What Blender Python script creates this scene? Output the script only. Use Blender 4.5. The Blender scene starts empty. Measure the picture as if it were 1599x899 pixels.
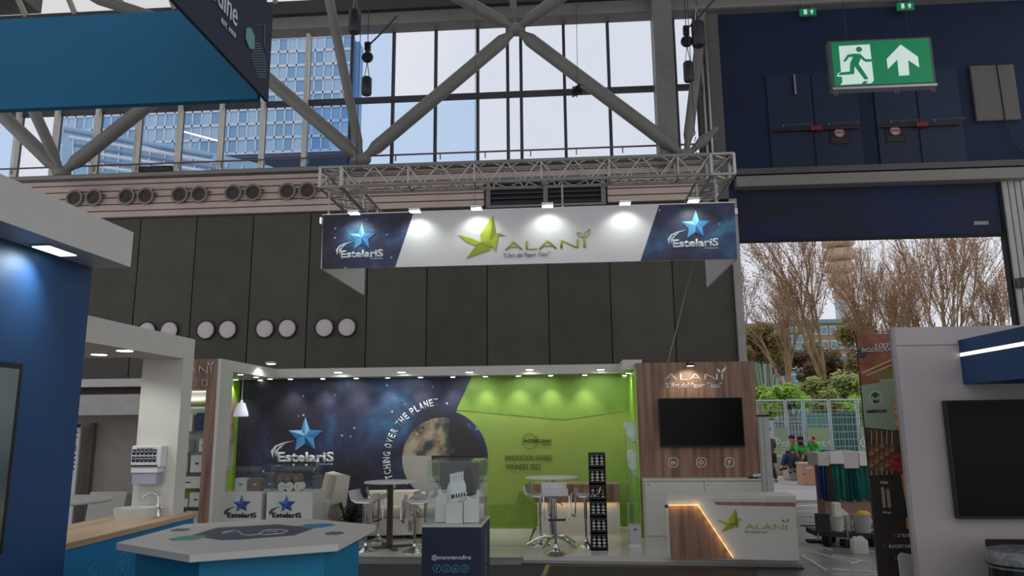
import bpy, bmesh, math, random
from mathutils import Vector, Matrix
random.seed(7)
SC = bpy.context.scene; COL = SC.collection
# ---------------------------------------------------------------- camera
PITCH, YAW, ROLL, FPX, EYE = math.radians(10.456), math.radians(-4.2), math.radians(-.531), 1155.0, 1.6
cp, sp, cy, sy = math.cos(PITCH), math.sin(PITCH), math.cos(YAW), math.sin(YAW)
FW = Vector((sy*cp, cy*cp, sp)); R0 = Vector((cy, -sy, 0)); U0 = R0.cross(FW)
RT = math.cos(ROLL)*R0 + math.sin(ROLL)*U0; UP = -math.sin(ROLL)*R0 + math.cos(ROLL)*U0
cd = bpy.data.cameras.new('camera'); cam = bpy.data.objects.new('camera', cd); COL.objects.link(cam)
cam.matrix_world = Matrix(((RT.x, UP.x, -FW.x, 0), (RT.y, UP.y, -FW.y, 0), (RT.z, UP.z, -FW.z, EYE), (0, 0, 0, 1)))
cd.sensor_width = 36; cd.lens = 36*FPX/1599; cd.clip_start = .05; cd.clip_end = 600
SC.camera = cam; SC.cycles.transparent_max_bounces = 32
SC.view_settings.view_transform = 'Standard'; SC.view_settings.look = 'None'
SC.view_settings.gamma = 1; SC.view_settings.exposure = 0.0; SC.view_settings.use_curve_mapping = False
# ---------------------------------------------------------------- sky
wd = bpy.data.worlds.new('sky'); SC.world = wd; wd.use_nodes = True
nt = wd.node_tree; bg = nt.nodes['Background']
tc = nt.nodes.new('ShaderNodeTexCoord'); nz = nt.nodes.new('ShaderNodeTexNoise'); rp = nt.nodes.new('ShaderNodeValToRGB')
nz.inputs['Scale'].default_value = 2.2; nz.inputs['Detail'].default_value = 4
nt.links.new(tc.outputs['Generated'], nz.inputs['Vector']); nt.links.new(nz.outputs['Fac'], rp.inputs['Fac'])
rp.color_ramp.elements[0].position = .35; rp.color_ramp.elements[0].color = (.70, .74, .84, 1)
rp.color_ramp.elements[1].position = .65; rp.color_ramp.elements[1].color = (.82, .84, .89, 1)
nt.links.new(rp.outputs['Color'], bg.inputs['Color']); bg.inputs['Strength'].default_value = 1.0

def area(name, loc, sx, sy_, power, col=(1, 1, 1), rot=(0, 0, 0)):
    l = bpy.data.lights.new(name, 'AREA'); l.shape = 'RECTANGLE'; l.size = sx; l.size_y = sy_; l.energy = power; l.color = col
    o = bpy.data.objects.new(name, l); COL.objects.link(o); o.location = loc; o.rotation_euler = rot; return o
def spot(loc, to, power, angle=100, col=(.9, 1, .97), blend=.6, r=.03):
    l = bpy.data.lights.new('lamp_light', 'SPOT'); l.energy = power; l.spot_size = math.radians(angle); l.spot_blend = blend
    l.color = col; l.shadow_soft_size = r
    o = bpy.data.objects.new('lamp_light', l); COL.objects.link(o); o.location = loc
    o.rotation_euler = (Vector(to)-Vector(loc)).to_track_quat('-Z', 'Y').to_euler(); return o

# ---------------------------------------------------------------- helpers
def on(px, py, X=None, Y=None, Z=None):
    d = RT*((px-799.5)/FPX) + UP*(-(py-449.5)/FPX) + FW
    t = X/d.x if X is not None else (Y/d.y if Y is not None else (Z-EYE)/d.z)
    return Vector((d.x*t, d.y*t, d.z*t+EYE))
def lin(c): return tuple((v/255/12.92 if v/255 <= .04045 else ((v/255+.055)/1.055)**2.4) for v in c[:3]) + (1,)
_M = {}
def mat(name, rgb=(200, 200, 200), rough=.6, metal=0, var=.06, scale=6, bump=0, bscale=40, stretch=(1, 1, 1), emit=None, es=0, rgb2=None, spec=.5, coat=0):
    if name in _M: return _M[name]
    m = bpy.data.materials.new(name); m.use_nodes = True; n = m.node_tree.nodes; L = m.node_tree.links
    b = n['Principled BSDF']; b.inputs['Roughness'].default_value = rough; b.inputs['Metallic'].default_value = metal
    b.inputs['Specular IOR Level'].default_value = spec; b.inputs['Coat Weight'].default_value = coat
    t = n.new('ShaderNodeTexCoord'); mp = n.new('ShaderNodeMapping'); mp.inputs['Scale'].default_value = stretch
    L.new(t.outputs['Object'], mp.inputs['Vector'])
    z = n.new('ShaderNodeTexNoise'); z.inputs['Scale'].default_value = scale; z.inputs['Detail'].default_value = 5
    L.new(mp.outputs[0], z.inputs['Vector'])
    r = n.new('ShaderNodeValToRGB'); c = lin(rgb); c2 = lin(rgb2) if rgb2 else tuple(min(1, v*(1+var)) for v in c[:3]) + (1,)
    c1 = c if rgb2 else tuple(v*(1-var) for v in c[:3]) + (1,)
    r.color_ramp.elements[0].position = .35; r.color_ramp.elements[1].position = .65
    r.color_ramp.elements[0].color = c1; r.color_ramp.elements[1].color = c2
    L.new(z.outputs['Fac'], r.inputs['Fac']); L.new(r.outputs['Color'], b.inputs['Base Color'])
    if bump:
        z2 = n.new('ShaderNodeTexNoise'); z2.inputs['Scale'].default_value = bscale; z2.inputs['Detail'].default_value = 4
        L.new(mp.outputs[0], z2.inputs['Vector'])
        bp = n.new('ShaderNodeBump'); bp.inputs['Strength'].default_value = bump; bp.inputs['Distance'].default_value = .02
        L.new(z2.outputs['Fac'], bp.inputs['Height']); L.new(bp.outputs[0], b.inputs['Normal'])
    if emit:
        b.inputs['Emission Color'].default_value = lin(emit); b.inputs['Emission Strength'].default_value = es
    _M[name] = m; return m
def glass(name, tint=(.9, .95, .95), refl=.08, rough=.02):
    if name in _M: return _M[name]
    m = bpy.data.materials.new(name); m.use_nodes = True; n = m.node_tree.nodes; L = m.node_tree.links
    n.remove(n['Principled BSDF']); o = n['Material Output']
    t = n.new('ShaderNodeBsdfTransparent'); t.inputs[0].default_value = tint + (1,)
    g = n.new('ShaderNodeBsdfGlossy'); g.inputs['Roughness'].default_value = rough
    fr = n.new('ShaderNodeLayerWeight'); fr.inputs['Blend'].default_value = .5
    pw_ = n.new('ShaderNodeMath'); pw_.operation = 'POWER'; pw_.inputs[1].default_value = 5; L.new(fr.outputs['Facing'], pw_.inputs[0])
    mu = n.new('ShaderNodeMath'); mu.operation = 'MULTIPLY_ADD'; mu.inputs[1].default_value = .6; mu.inputs[2].default_value = refl*.6; mu.use_clamp = True
    x = n.new('ShaderNodeMixShader'); L.new(pw_.outputs[0], mu.inputs[0]); L.new(mu.outputs[0], x.inputs[0])
    L.new(t.outputs[0], x.inputs[1]); L.new(g.outputs[0], x.inputs[2]); L.new(x.outputs[0], o.inputs[0])
    _M[name] = m; return m

class MB:
    def __init__(s): s.v = []; s.f = []; s.mi = []; s.m = 0
    def add(s, vs, fs):
        k = len(s.v); s.v += [Vector(v) for v in vs]; s.f += [[i+k for i in f] for f in fs]; s.mi += [s.m]*len(fs); return s
    def box(s, x0, x1, y0, y1, z0, z1):
        return s.add([(x, y, z) for z in (z0, z1) for y in (y0, y1) for x in (x0, x1)],
                     [(0, 2, 3, 1), (4, 5, 7, 6), (0, 1, 5, 4), (2, 6, 7, 3), (0, 4, 6, 2), (1, 3, 7, 5)])
    def bbox(s, x0, x1, y0, y1, z0, z1, b=.01):      # bevelled box
        xs, ys, zs = (x0, x1), (y0, y1), (z0, z1); bm = bmesh.new()
        bmesh.ops.create_cube(bm, size=1)
        for v in bm.verts: v.co = Vector((x0 if v.co.x < 0 else x1, y0 if v.co.y < 0 else y1, z0 if v.co.z < 0 else z1))
        bmesh.ops.bevel(bm, geom=bm.edges[:], offset=b, segments=2, affect='EDGES', profile=.6)
        bm.verts.index_update(); s.add([v.co.copy() for v in bm.verts], [[v.index for v in f.verts] for f in bm.faces]); bm.free(); return s
    def tube(s, pts, r, n=8, cap=True):
        pts = [Vector(p) for p in pts]; rs = r if isinstance(r, (list, tuple)) else [r]*len(pts); rings = []; prev = None
        for i, p in enumerate(pts):
            d = (pts[min(i+1, len(pts)-1)] - pts[max(i-1, 0)]).normalized()
            if prev is None: a = d.orthogonal().normalized()
            else: a = (prev - d*prev.dot(d)).normalized()
            prev = a; b = d.cross(a)
            rings.append([p + (a*math.cos(2*math.pi*k/n) + b*math.sin(2*math.pi*k/n))*rs[i] for k in range(n)])
        vs = [v for q in rings for v in q]; fs = []
        for i in range(len(pts)-1):
            for k in range(n):
                fs.append((i*n+k, i*n+(k+1) % n, (i+1)*n+(k+1) % n, (i+1)*n+k))
        if cap: fs.append(tuple(range(n))[::-1]); fs.append(tuple(range((len(pts)-1)*n, len(pts)*n)))
        return s.add(vs, fs)
    def lathe(s, c, prof, n=24, ax=(0, 0, 1), cap=True, sx=1, sy=1):
        c = Vector(c); ax = Vector(ax).normalized(); q = ax.to_track_quat('Z', 'Y'); vs = []; fs = []
        for (r, z) in prof:
            for k in range(n):
                vs.append(c + q @ Vector((r*sx*math.cos(2*math.pi*k/n), r*sy*math.sin(2*math.pi*k/n), z)))
        for i in range(len(prof)-1):
            for k in range(n): fs.append((i*n+k, i*n+(k+1) % n, (i+1)*n+(k+1) % n, (i+1)*n+k))
        if cap: fs.append(tuple(range(n))[::-1]); fs.append(tuple(range((len(prof)-1)*n, len(prof)*n)))
        return s.add(vs, fs)
    def prism(s, pts, d):                            # polygon in 3D extruded by vector d
        pts = [Vector(p) for p in pts]; n = len(pts); d = Vector(d)
        return s.add(pts + [p+d for p in pts], [tuple(range(n))[::-1], tuple(range(n, 2*n))] + [(i, (i+1) % n, n+(i+1) % n, n+i) for i in range(n)])
    def ball(s, c, r, sc=(1, 1, 1), n=12, m=8):
        c = Vector(c); prof = [(math.sin(math.pi*i/m), -math.cos(math.pi*i/m)) for i in range(m+1)]; vs = []; fs = []
        for (a, z) in prof:
            for k in range(n): vs.append(c + Vector((max(a, .01)*r*sc[0]*math.cos(2*math.pi*k/n), max(a, .01)*r*sc[1]*math.sin(2*math.pi*k/n), z*r*sc[2])))
        for i in range(m):
            for k in range(n): fs.append((i*n+k, i*n+(k+1) % n, (i+1)*n+(k+1) % n, (i+1)*n+k))
        fs.append(tuple(range(n))[::-1]); fs.append(tuple(range(m*n, m*n+n)))
        return s.add(vs, fs)
    def build(s, name, m, parent=None, smooth=False):
        if parent is None:
            xs = [v.x for v in s.v]; ys = [v.y for v in s.v]; zs = [v.z for v in s.v]
            off = Vector(((min(xs)+max(xs))/2, (min(ys)+max(ys))/2, min(zs)))
        else: off = wloc(parent)
        me = bpy.data.meshes.new(name); me.from_pydata([v-off for v in s.v], [], s.f)
        ms = m if isinstance(m, (list, tuple)) else [m]
        for q in ms: me.materials.append(q)
        if len(ms) > 1: me.polygons.foreach_set('material_index', s.mi)
        if smooth:
            me.polygons.foreach_set('use_smooth', [True]*len(me.polygons))
            if smooth != 'all': me.set_sharp_from_angle(angle=math.radians(40))
        bm = bmesh.new(); bm.from_mesh(me); bmesh.ops.recalc_face_normals(bm, faces=bm.faces); bm.to_mesh(me); bm.free()
        o = bpy.data.objects.new(name, me); COL.objects.link(o)
        if parent is None: o.location = off
        else: o.parent = parent
        return o
def wloc(o):
    v = Vector((0, 0, 0))
    while o is not None: v += o.location; o = o.parent
    return v
def thing(name, label, cat, loc=(0, 0, 0), group=None, kind=None):
    o = bpy.data.objects.new(name, None); COL.objects.link(o); o.location = loc; o.empty_display_size = .2
    if label: o['label'] = label
    if cat: o['category'] = cat
    if group: o['group'] = group
    if kind: o['kind'] = kind
    return o
def tag(o, label, cat, group=None, kind=None):
    if label: o['label'] = label
    if cat: o['category'] = cat
    if group: o['group'] = group
    if kind: o['kind'] = kind
    return o
def struct(o, label=None, cat=None): 
    o['kind'] = 'structure'
    if label: o['label'] = label
    if cat: o['category'] = cat
    return o
def lab(o, l): o['label'] = l; return o
def dup(root, loc, rz=0, label=None):
    def cp_(o, par):
        c = o.copy(); COL.objects.link(c); c.parent = par
        for ch in kids[o]: cp_(ch, c)
        return c
    kids = {}
    def walk(o):
        kids[o] = list(o.children)
        for c in kids[o]: walk(c)
    walk(root); r = cp_(root, None); r.location = loc; r.rotation_euler = (0, 0, rz)
    if label: r['label'] = label
    return r
def poly(name, pts, thick, m, parent=None):          # planar print/relief: extruded towards the camera side
    pts = [Vector(p) for p in pts]; n = Vector((0, 0, 0))
    for i in range(len(pts)): n += (pts[i]-pts[0]).cross(pts[(i+1) % len(pts)]-pts[0])
    n.normalize()
    if n.dot(pts[0]-Vector((0, 0, EYE))) > 0: n = -n
    return MB().prism(pts, n*thick).build(name, m, parent)
def text3(s, P0, P1, P2, m, parent, name='lettering', bold=0, shear=0, thick=.004, lift=0.0):
    """text fitted to the box P0 (bottom left) P1 (bottom right) P2 (top left)"""
    c = bpy.data.curves.new('t', 'FONT'); c.body = s; c.offset = bold; c.shear = shear; c.resolution_u = 3
    o = bpy.data.objects.new('t', c); me = bpy.data.meshes.new_from_object(o); bpy.data.objects.remove(o)
    xs = [v.co.x for v in me.vertices]; ys = [v.co.y for v in me.vertices]
    x0, x1, y0, y1 = min(xs), max(xs), min(ys), max(ys)
    P0, P1, P2 = Vector(P0), Vector(P1), Vector(P2); u = (P1-P0)/(x1-x0); v = (P2-P0)/(y1-y0)
    n = u.cross(v).normalized()
    if n.dot(P0-Vector((0, 0, EYE))) > 0: n = -n
    bm = bmesh.new(); bm.from_mesh(me); bpy.data.meshes.remove(me); bpy.data.curves.remove(c)
    off = wloc(parent)
    for w in bm.verts: w.co = P0 + u*(w.co.x-x0) + v*(w.co.y-y0) + n*(thick+lift) - off
    r = bmesh.ops.extrude_face_region(bm, geom=bm.faces[:])
    for g in r['geom']:
        if isinstance(g, bmesh.types.BMVert): g.co -= n*thick
    bmesh.ops.recalc_face_normals(bm, faces=bm.faces)
    me2 = bpy.data.meshes.new(name); bm.to_mesh(me2); bm.free(); me2.materials.append(m)
    ob = bpy.data.objects.new(name, me2); COL.objects.link(ob); ob.parent = parent; return ob
def ptext(s, x0, y0, x1, y1, h, m, parent, bold=0, shear=0, **pl):
    name = pl.pop('name', 'lettering'); lift = pl.pop('lift', 0)
    return text3(s, on(x0, y0, **pl), on(x1, y1, **pl), on(x0, y0-h, **pl), m, parent, name, bold, shear, lift=lift)
def ring_px(cx_, cy_, r, w, m, parent, name='ring', n=28, **pl):
    return ring3([on(cx_+r*math.cos(2*math.pi*k/n), cy_+r*math.sin(2*math.pi*k/n), **pl) for k in range(n)],
                 [on(cx_+(r-w)*math.cos(2*math.pi*k/n), cy_+(r-w)*math.sin(2*math.pi*k/n), **pl) for k in range(n)], m, parent, name)
def ring3(a, b, m, parent, name='ring', th=.004):
    n = len(a); nn = (a[1]-a[0]).cross(b[0]-a[0]).normalized()
    if nn.dot(a[0]-Vector((0, 0, EYE))) > 0: nn = -nn
    mb = MB(); vs = a+b; vs2 = [v+nn*th for v in vs]
    fs = [(i, (i+1) % n, n+(i+1) % n, n+i) for i in range(n)]
    fs += [tuple(q+2*n for q in f) for f in fs] + [(i, (i+1) % n, 2*n+(i+1) % n, 2*n+i) for i in range(n)] + [(n+i, n+(i+1) % n, 3*n+(i+1) % n, 3*n+i) for i in range(n)]
    mb.add(vs+vs2, fs); return mb.build(name, m, parent)
def pline(pts, wpx, m, parent, name='line', closed=False, **pl):   # stroke drawn with a flat ribbon of width wpx (pixel size at that plane)
    q = [on(x, y, **pl) for x, y in pts]
    if closed: q.append(q[0])
    w = (on(pts[0][0]+wpx/2, pts[0][1], **pl)-on(pts[0][0]-wpx/2, pts[0][1], **pl)).length/2
    return MB().tube(q, w, 5).build(name, m, parent)
ORD = ['first', 'second', 'third', 'fourth', 'fifth', 'sixth', 'seventh', 'eighth', 'ninth', 'tenth', 'eleventh', 'twelfth', 'thirteenth', 'fourteenth']

# ---------------------------------------------------------------- materials
WHITE = mat('white_laminate', (212, 207, 198), .45, var=.02)
OFFW = mat('offwhite_paint', (205, 202, 196), .6, var=.02)
FABW = mat('white_banner_fabric', (222, 214, 212), .8, var=.03, scale=2, bump=.15, bscale=3)
GREY = mat('grey_steel_paint', (135, 130, 122), .5, var=.05)
TUBEM = mat('grey_tube_paint', (128, 124, 117), .5, var=.06, scale=2)
DARKST = mat('dark_steel', (52, 50, 50), .5, var=.1)
CHROME = mat('chrome', (215, 215, 212), .12, metal=1, var=.02)
ALU = mat('aluminium', (190, 188, 184), .3, metal=.9, var=.05)
BLACK = mat('black_plastic', (16, 16, 17), .4, var=.1)
SCREEN = mat('dark_screen', (8, 8, 8), .3, var=.1, scale=2, spec=.15)
RUBBER = mat('black_rubber', (22, 22, 23), .8)
CONC = mat('dark_concrete', (92, 87, 77), .85, var=.09, scale=1.3, bump=.2, bscale=25)
CONC2 = mat('dark_concrete_b', (86, 82, 73), .85, var=.09, scale=1.7, bump=.2, bscale=25)
CLAD = mat('beige_cladding', (212, 190, 175), .6, var=.05, scale=1.5)
CLADD = mat('cladding_backing', (96, 80, 72), .8)
NAVY = mat('navy_painted_wall', (15, 31, 62), .75, var=.12, scale=.9)
NAVY2 = mat('navy_door', (17, 34, 64), .6, var=.1, scale=2)
EVB = mat('navy_laminate', (30, 68, 112), .55, var=.04, scale=2)
EVT = mat('teal_fabric_blue', (6, 106, 146), .7, var=.06, scale=1.5)
EVC = mat('cyan_blue_panel', (16, 128, 168), .6, var=.03, scale=2)
EVD = mat('dark_slate_print', (40, 46, 62), .7, var=.04)
MINT = mat('mint_print', (110, 165, 150), .7, var=.04)
LINEW = mat('white_print', (215, 220, 222), .6, var=.02)
LINEB = mat('light_blue_print', (90, 170, 200), .6, var=.02)
WOOD = mat('oak_laminate', (112, 82, 66), .5, rgb2=(158, 122, 100), scale=5, stretch=(3, 3, .22), bump=.05)
WOODL = mat('light_oak_top', (182, 150, 118), .45, rgb2=(208, 180, 148), scale=4, stretch=(3, .3, 3))
GREENW = mat('green_print', (146, 160, 66), .6, rgb2=(140, 168, 76), scale=.8)
OLIVE = mat('olive_print', (176, 180, 40), .6, var=.04)
OLIVED = mat('olive_print_dark', (120, 136, 30), .6, var=.04)
OLIVEM = mat('olive_print_mid', (150, 158, 34), .6, var=.04)
LOGOG = mat('logo_green', (165, 170, 60), .6, var=.03)
DKTXT = mat('dark_print', (30, 32, 40), .7, var=.03)
DKGRN = mat('dark_green_print', (52, 70, 24), .7, var=.03)
STB = [mat('star_blue_light', (128, 188, 230), .6), mat('star_blue_mid', (84, 150, 205), .6), mat('star_blue_dark', (50, 110, 170), .6)]
STD = [mat('star_navy_light', (80, 120, 185), .6), mat('star_navy_mid', (50, 85, 150), .6), mat('star_navy_dark', (30, 52, 105), .6)]
LEDW = mat('led_white', (255, 255, 255), .5, emit=(235, 255, 248), es=9)
LEDS = mat('led_soft', (255, 255, 255), .5, emit=(255, 250, 240), es=3.2)
LEDO = mat('led_warm', (255, 200, 120), .5, emit=(255, 180, 100), es=1.1)
GL = glass('clear_glass', (.965, .985, .98), .03)
ACR = glass('acrylic', (.97, .985, .98), .03)
SKYL = mat('opal_skylight', (240, 240, 230), .5, emit=(226, 224, 214), es=.72)

def galaxy(name, k=1.0):
    m = bpy.data.materials.new(name); m.use_nodes = True; n = m.node_tree.nodes; L = m.node_tree.links
    b = n['Principled BSDF']; b.inputs['Roughness'].default_value = .6
    t = n.new('ShaderNodeTexCoord'); z = n.new('ShaderNodeTexNoise'); z.inputs['Scale'].default_value = .95*k
    z.inputs['Detail'].default_value = 7; z.inputs['Roughness'].default_value = .62; z.inputs['Distortion'].default_value = .5
    L.new(t.outputs['Object'], z.inputs['Vector'])
    r = n.new('ShaderNodeValToRGB'); e = r.color_ramp.elements
    e[0].position = .44; e[0].color = lin((46, 42, 56)); e[1].position = .76; e[1].color = lin((84, 160, 180))
    a = e.new(.54); a.color = lin((54, 54, 84)); a = e.new(.63); a.color = lin((58, 88, 124))
    L.new(z.outputs['Fac'], r.inputs['Fac'])
    v = n.new('ShaderNodeTexVoronoi'); v.inputs['Scale'].default_value = 5.5*k; v.inputs['Randomness'].default_value = 1
    L.new(t.outputs['Object'], v.inputs['Vector'])
    s = n.new('ShaderNodeValToRGB'); s.color_ramp.elements[0].position = .05; s.color_ramp.elements[0].color = (1, 1, 1, 1)
    s.color_ramp.elements[1].position = .12; s.color_ramp.elements[1].color = (0, 0, 0, 1); L.new(v.outputs['Distance'], s.inputs['Fac'])
    x = n.new('ShaderNodeMix'); x.data_type = 'RGBA'; L.new(s.outputs['Color'], x.inputs['Factor'])
    L.new(r.outputs['Color'], x.inputs['A']); x.inputs['B'].default_value = lin((190, 205, 225)); L.new(x.outputs['Result'], b.inputs['Base Color'])
    return m
GALAXY = galaxy('galaxy_print'); GALAXYB = galaxy('galaxy_banner_print', 1.3)
def earthmat():
    m = bpy.data.materials.new('earth_print'); m.use_nodes = True; n = m.node_tree.nodes; L = m.node_tree.links
    b = n['Principled BSDF']; b.inputs['Roughness'].default_value = .6; t = n.new('ShaderNodeTexCoord')
    z = n.new('ShaderNodeTexNoise'); z.inputs['Scale'].default_value = 3.4; z.inputs['Detail'].default_value = 8; L.new(t.outputs['Object'], z.inputs['Vector'])
    r = n.new('ShaderNodeValToRGB'); e = r.color_ramp.elements; e[0].position = .38; e[0].color = lin((44, 56, 74)); e[1].position = .62; e[1].color = lin((176, 160, 140))
    a = e.new(.46); a.color = lin((70, 78, 66)); a = e.new(.52); a.color = lin((140, 118, 96)); L.new(z.outputs['Fac'], r.inputs['Fac'])
    L.new(r.outputs['Color'], b.inputs['Base Color']); return m
EARTH = earthmat()

# ================================================================= SETTING
WY = 16.0
# floor: hall floor, outside paving
mf = MB().box(-16, 14, -8, WY+.3, -.1, 0).build('floor', mat('hall_floor', (78, 73, 69), .32, rgb2=(98, 93, 88), scale=2.5, stretch=(.5, 2.2, 1), bump=.35, bscale=3)); struct(mf)
MB().box(-60, 60, WY+.3, 95, -.1, -.004).build('ground', mat('outdoor_paving', (168, 160, 156), .6, rgb2=(196, 188, 184), scale=1.2, stretch=(.3, 2, 1)))
struct(bpy.data.objects['ground'])
# hall wall: concrete panels, cladding, louvre
wb = thing('wall_back', None, None, (-5, WY, 0), kind='structure')
MB().box(-16, 3.62, WY+.06, WY+.35, 0, 7.42).build('wall_core', CLADD, wb)
seams = [-16+ .2, -14.55, -13.2, -11.85, -10.5, -9.15, -8.45+.0]
seams = [3.62] + [-4.43+1.352*k for k in range(5, -9, -1)]
for i in range(len(seams)-1):
    MB().bbox(seams[i+1]+.012, seams[i]-.012, WY, WY+.08, 0, 6.40, .008).build('wall_panel', CONC if i % 2 else CONC2, wb)
zs = 6.43; ch = .162
for k in range(6):
    z0 = zs+k*ch
    for (xa, xb) in ((-16, -1.78), (.98, 3.3)) if 1 <= k <= 3 or k == 0 else ((-16, 3.3),):
        if k in (0,): xa, xb = xa, xb
        MB().bbox(xa, xb, WY-.06, WY+.06, z0+.012, z0+ch-.012, .012).build('cladding_strip', CLAD, wb)
lv = thing('louvre_grille', 'dark grey horizontal louvre in beige cladding behind the hanging truss', 'vent', (-.4, WY-.06, 6.40))
f = MB(); LX0, LX1, LZ0, LZ1 = -1.74, .94, 6.44, 7.02
f.box(LX0, LX1, WY-.1, WY+.03, LZ0-.06, LZ0); f.box(LX0, LX1, WY-.1, WY+.03, LZ1, LZ1+.05)
for x in (LX0, (LX0+LX1)/2-.05, LX1-.1): f.box(x, x+.1, WY-.1, WY+.03, LZ0, LZ1)
f.build('frame', GREY, lv)
MB().box(LX0, LX1, WY+.01, WY+.05, LZ0, LZ1).build('backing', RUBBER, lv)
for (a, b) in ((LX0+.1, (LX0+LX1)/2-.05), ((LX0+LX1)/2+.05, LX1-.1)):
    for k in range(5):
        z = LZ0+.03+k*.112
        MB().add([(a, WY-.08, z), (b, WY-.08, z), (b, WY, z+.09), (a, WY, z+.09), (a, WY-.08, z+.02), (b, WY-.08, z+.02), (b, WY, z+.11), (a, WY, z+.11)],
                 [(0, 1, 2, 3), (7, 6, 5, 4), (0, 4, 5, 1), (1, 5, 6, 2), (2, 6, 7, 3), (3, 7, 4, 0)]).build('slat', mat('louvre_grey', (70, 68, 74), .5), lv)
# air nozzles on the cladding, in pairs
fx = [(117, 312), (147, 311), (198, 309.5), (228, 308), (281, 307), (311.5, 305.5), (364.5, 304), (395.5, 303), (449, 301.5), (480.5, 300)]
for i, (px, py) in enumerate(fx):
    p = on(px, py, Y=WY-.1); p.z = 6.915
    l = ('left' if i % 2 == 0 else 'right') + ' round air nozzle of the ' + ORD[i//2] + ' pair from the left on beige cladding'
    t = thing('air_nozzle', l, 'air nozzle', p, 'air nozzles on the cladding')
    MB().lathe(p, [(.20, .0), (.205, .05), (.16, .05), (.155, 0)], 24, (0, -1, 0), cap=False).build('rim', mat('nozzle_rim', (150, 138, 128), .5), t, True)
    for j, (ra, rb) in enumerate(((.155, .13), (.115, .09), (.075, .05), (.04, .01))):
        MB().lathe(p, [(ra, .03+.012*j), (rb, .06+.012*j), (rb-.01, .055+.012*j), (ra-.012, .02+.012*j)], 20, (0, -1, 0), cap=False).build('cone_ring', mat('nozzle_dark', (104, 94, 88), .5), t, True)
    MB().lathe(p, [(.16, 0), (.16, .01)], 20, (0, -1, 0)).build('back_plate', mat('nozzle_black', (46, 40, 38), .7), t)
    MB().box(p.x+.19, p.x+.25, p.y+.0, p.y+.05, p.z+.05, p.z+.065).build('bracket', DARKST, t)
# round vent covers low on the concrete
vx = [(230, 515), (265, 514), (322, 515), (356, 514), (414, 513.5), (449, 512.5), (507, 511.5), (542, 511)]
for i, (px, py) in enumerate(vx):
    p = on(px, py, Y=WY); p.z = 3.757
    t = thing('round_vent_cover', ('left' if i % 2 == 0 else 'right') + ' white round vent cover of the ' + ORD[i//2] + ' pair from the left on grey concrete', 'vent cover', p, 'round vent covers')
    MB().lathe(p, [(.195, -.02), (.225, 0), (.225, .05), (.195, .05), (.19, .0)], 32, (0, -1, 0), cap=False).build('rim', mat('vent_rim', (48, 44, 40), .6), t, True)
    MB().lathe(p, [(.19, 0), (.19, .035), (.17, .04)], 32, (0, -1, 0)).build('cover', mat('vent_white', (222, 212, 208), .6, var=.03, scale=3), t, True)
# window band
SILL, TR, TOPZ = 7.49, 9.12, 10.82
w1 = thing('window_1', None, None, (-5, WY, SILL), kind='structure')
xs = [-13.08-1.02, -13.08, -12.10, -11.07, -10.05, -9.03, -8.01, -7.01, -5.99, -4.94, -3.935, -2.925, -1.932, -1.23, -.918, .086, 1.11, 2.153, 2.62, 3.1]
FR = mat('window_frame_paint', (225, 220, 208), .5); FRD = mat('window_frame_dark', (70, 70, 74), .5)
MB().box(-16, 3.3, WY-.14, WY+.2, 7.40, SILL).build('sill', GREY, w1)
MB().box(-16, 3.3, WY-.05, WY+.08, TR-.055, TR+.055).build('transom', FRD, w1)
for x in xs: MB().box(x-.035, x+.035, WY-.03, WY+.06, SILL, TOPZ).build('mullion', FRD, w1); 
for x in xs[:9]: MB().box(x-.035, x+.045, WY-.16, WY-.03, SILL, TOPZ).build('mullion_cap', FR, w1)
CLR = glass('window_clear', (.96, .97, .985), .02); BLU = glass('window_blue_reflection', (.80, .885, .985), .03)  # blue reflections on some panes are put into the glass tint
for i in range(len(xs)-1):
    for r, (z0, z1) in enumerate(((SILL, TR-.055), (TR+.055, TOPZ))):
        blue = (r == 0 and i in (0, 8, 9, 10, 11)) or (r == 1 and i in (0, 9))
        o = MB().box(xs[i]+.035, xs[i+1]-.035, WY+.01, WY+.02, z0, z1).build('pane', BLU if blue else CLR, w1)
        if blue: lab(o, 'pane with blue reflection put into its tint')
MB().tube([(-16, WY-.3, SILL+.14), (3.2, WY-.3, SILL+.14)], .02, 6).build('hand_rail', mat('rail_red_brown', (120, 84, 80), .5), w1)
for k in range(18): MB().box(-15+k*1.02, -14.975+k*1.02, WY-.31, WY-.28, SILL-.0, SILL+.14).build('rail_post', GREY, w1)
q = on(246, 266, Y=WY-.1); MB().box(q.x-.4, q.x+.4, WY-.2, WY-.03, SILL, SILL+.12).build('vent_box', DARKST, w1)
# beam and dark gutter over windows
o = MB().bbox(-16, 12, WY-.35, WY+.1, 10.84, 11.17, .06).build('trim_1', GREY); struct(o)
o = MB().box(-16, 12, WY-.45, WY+.2, 11.17, 11.50).build('trim_2', mat('gutter_dark', (70, 66, 66), .7)); struct(o)
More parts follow.
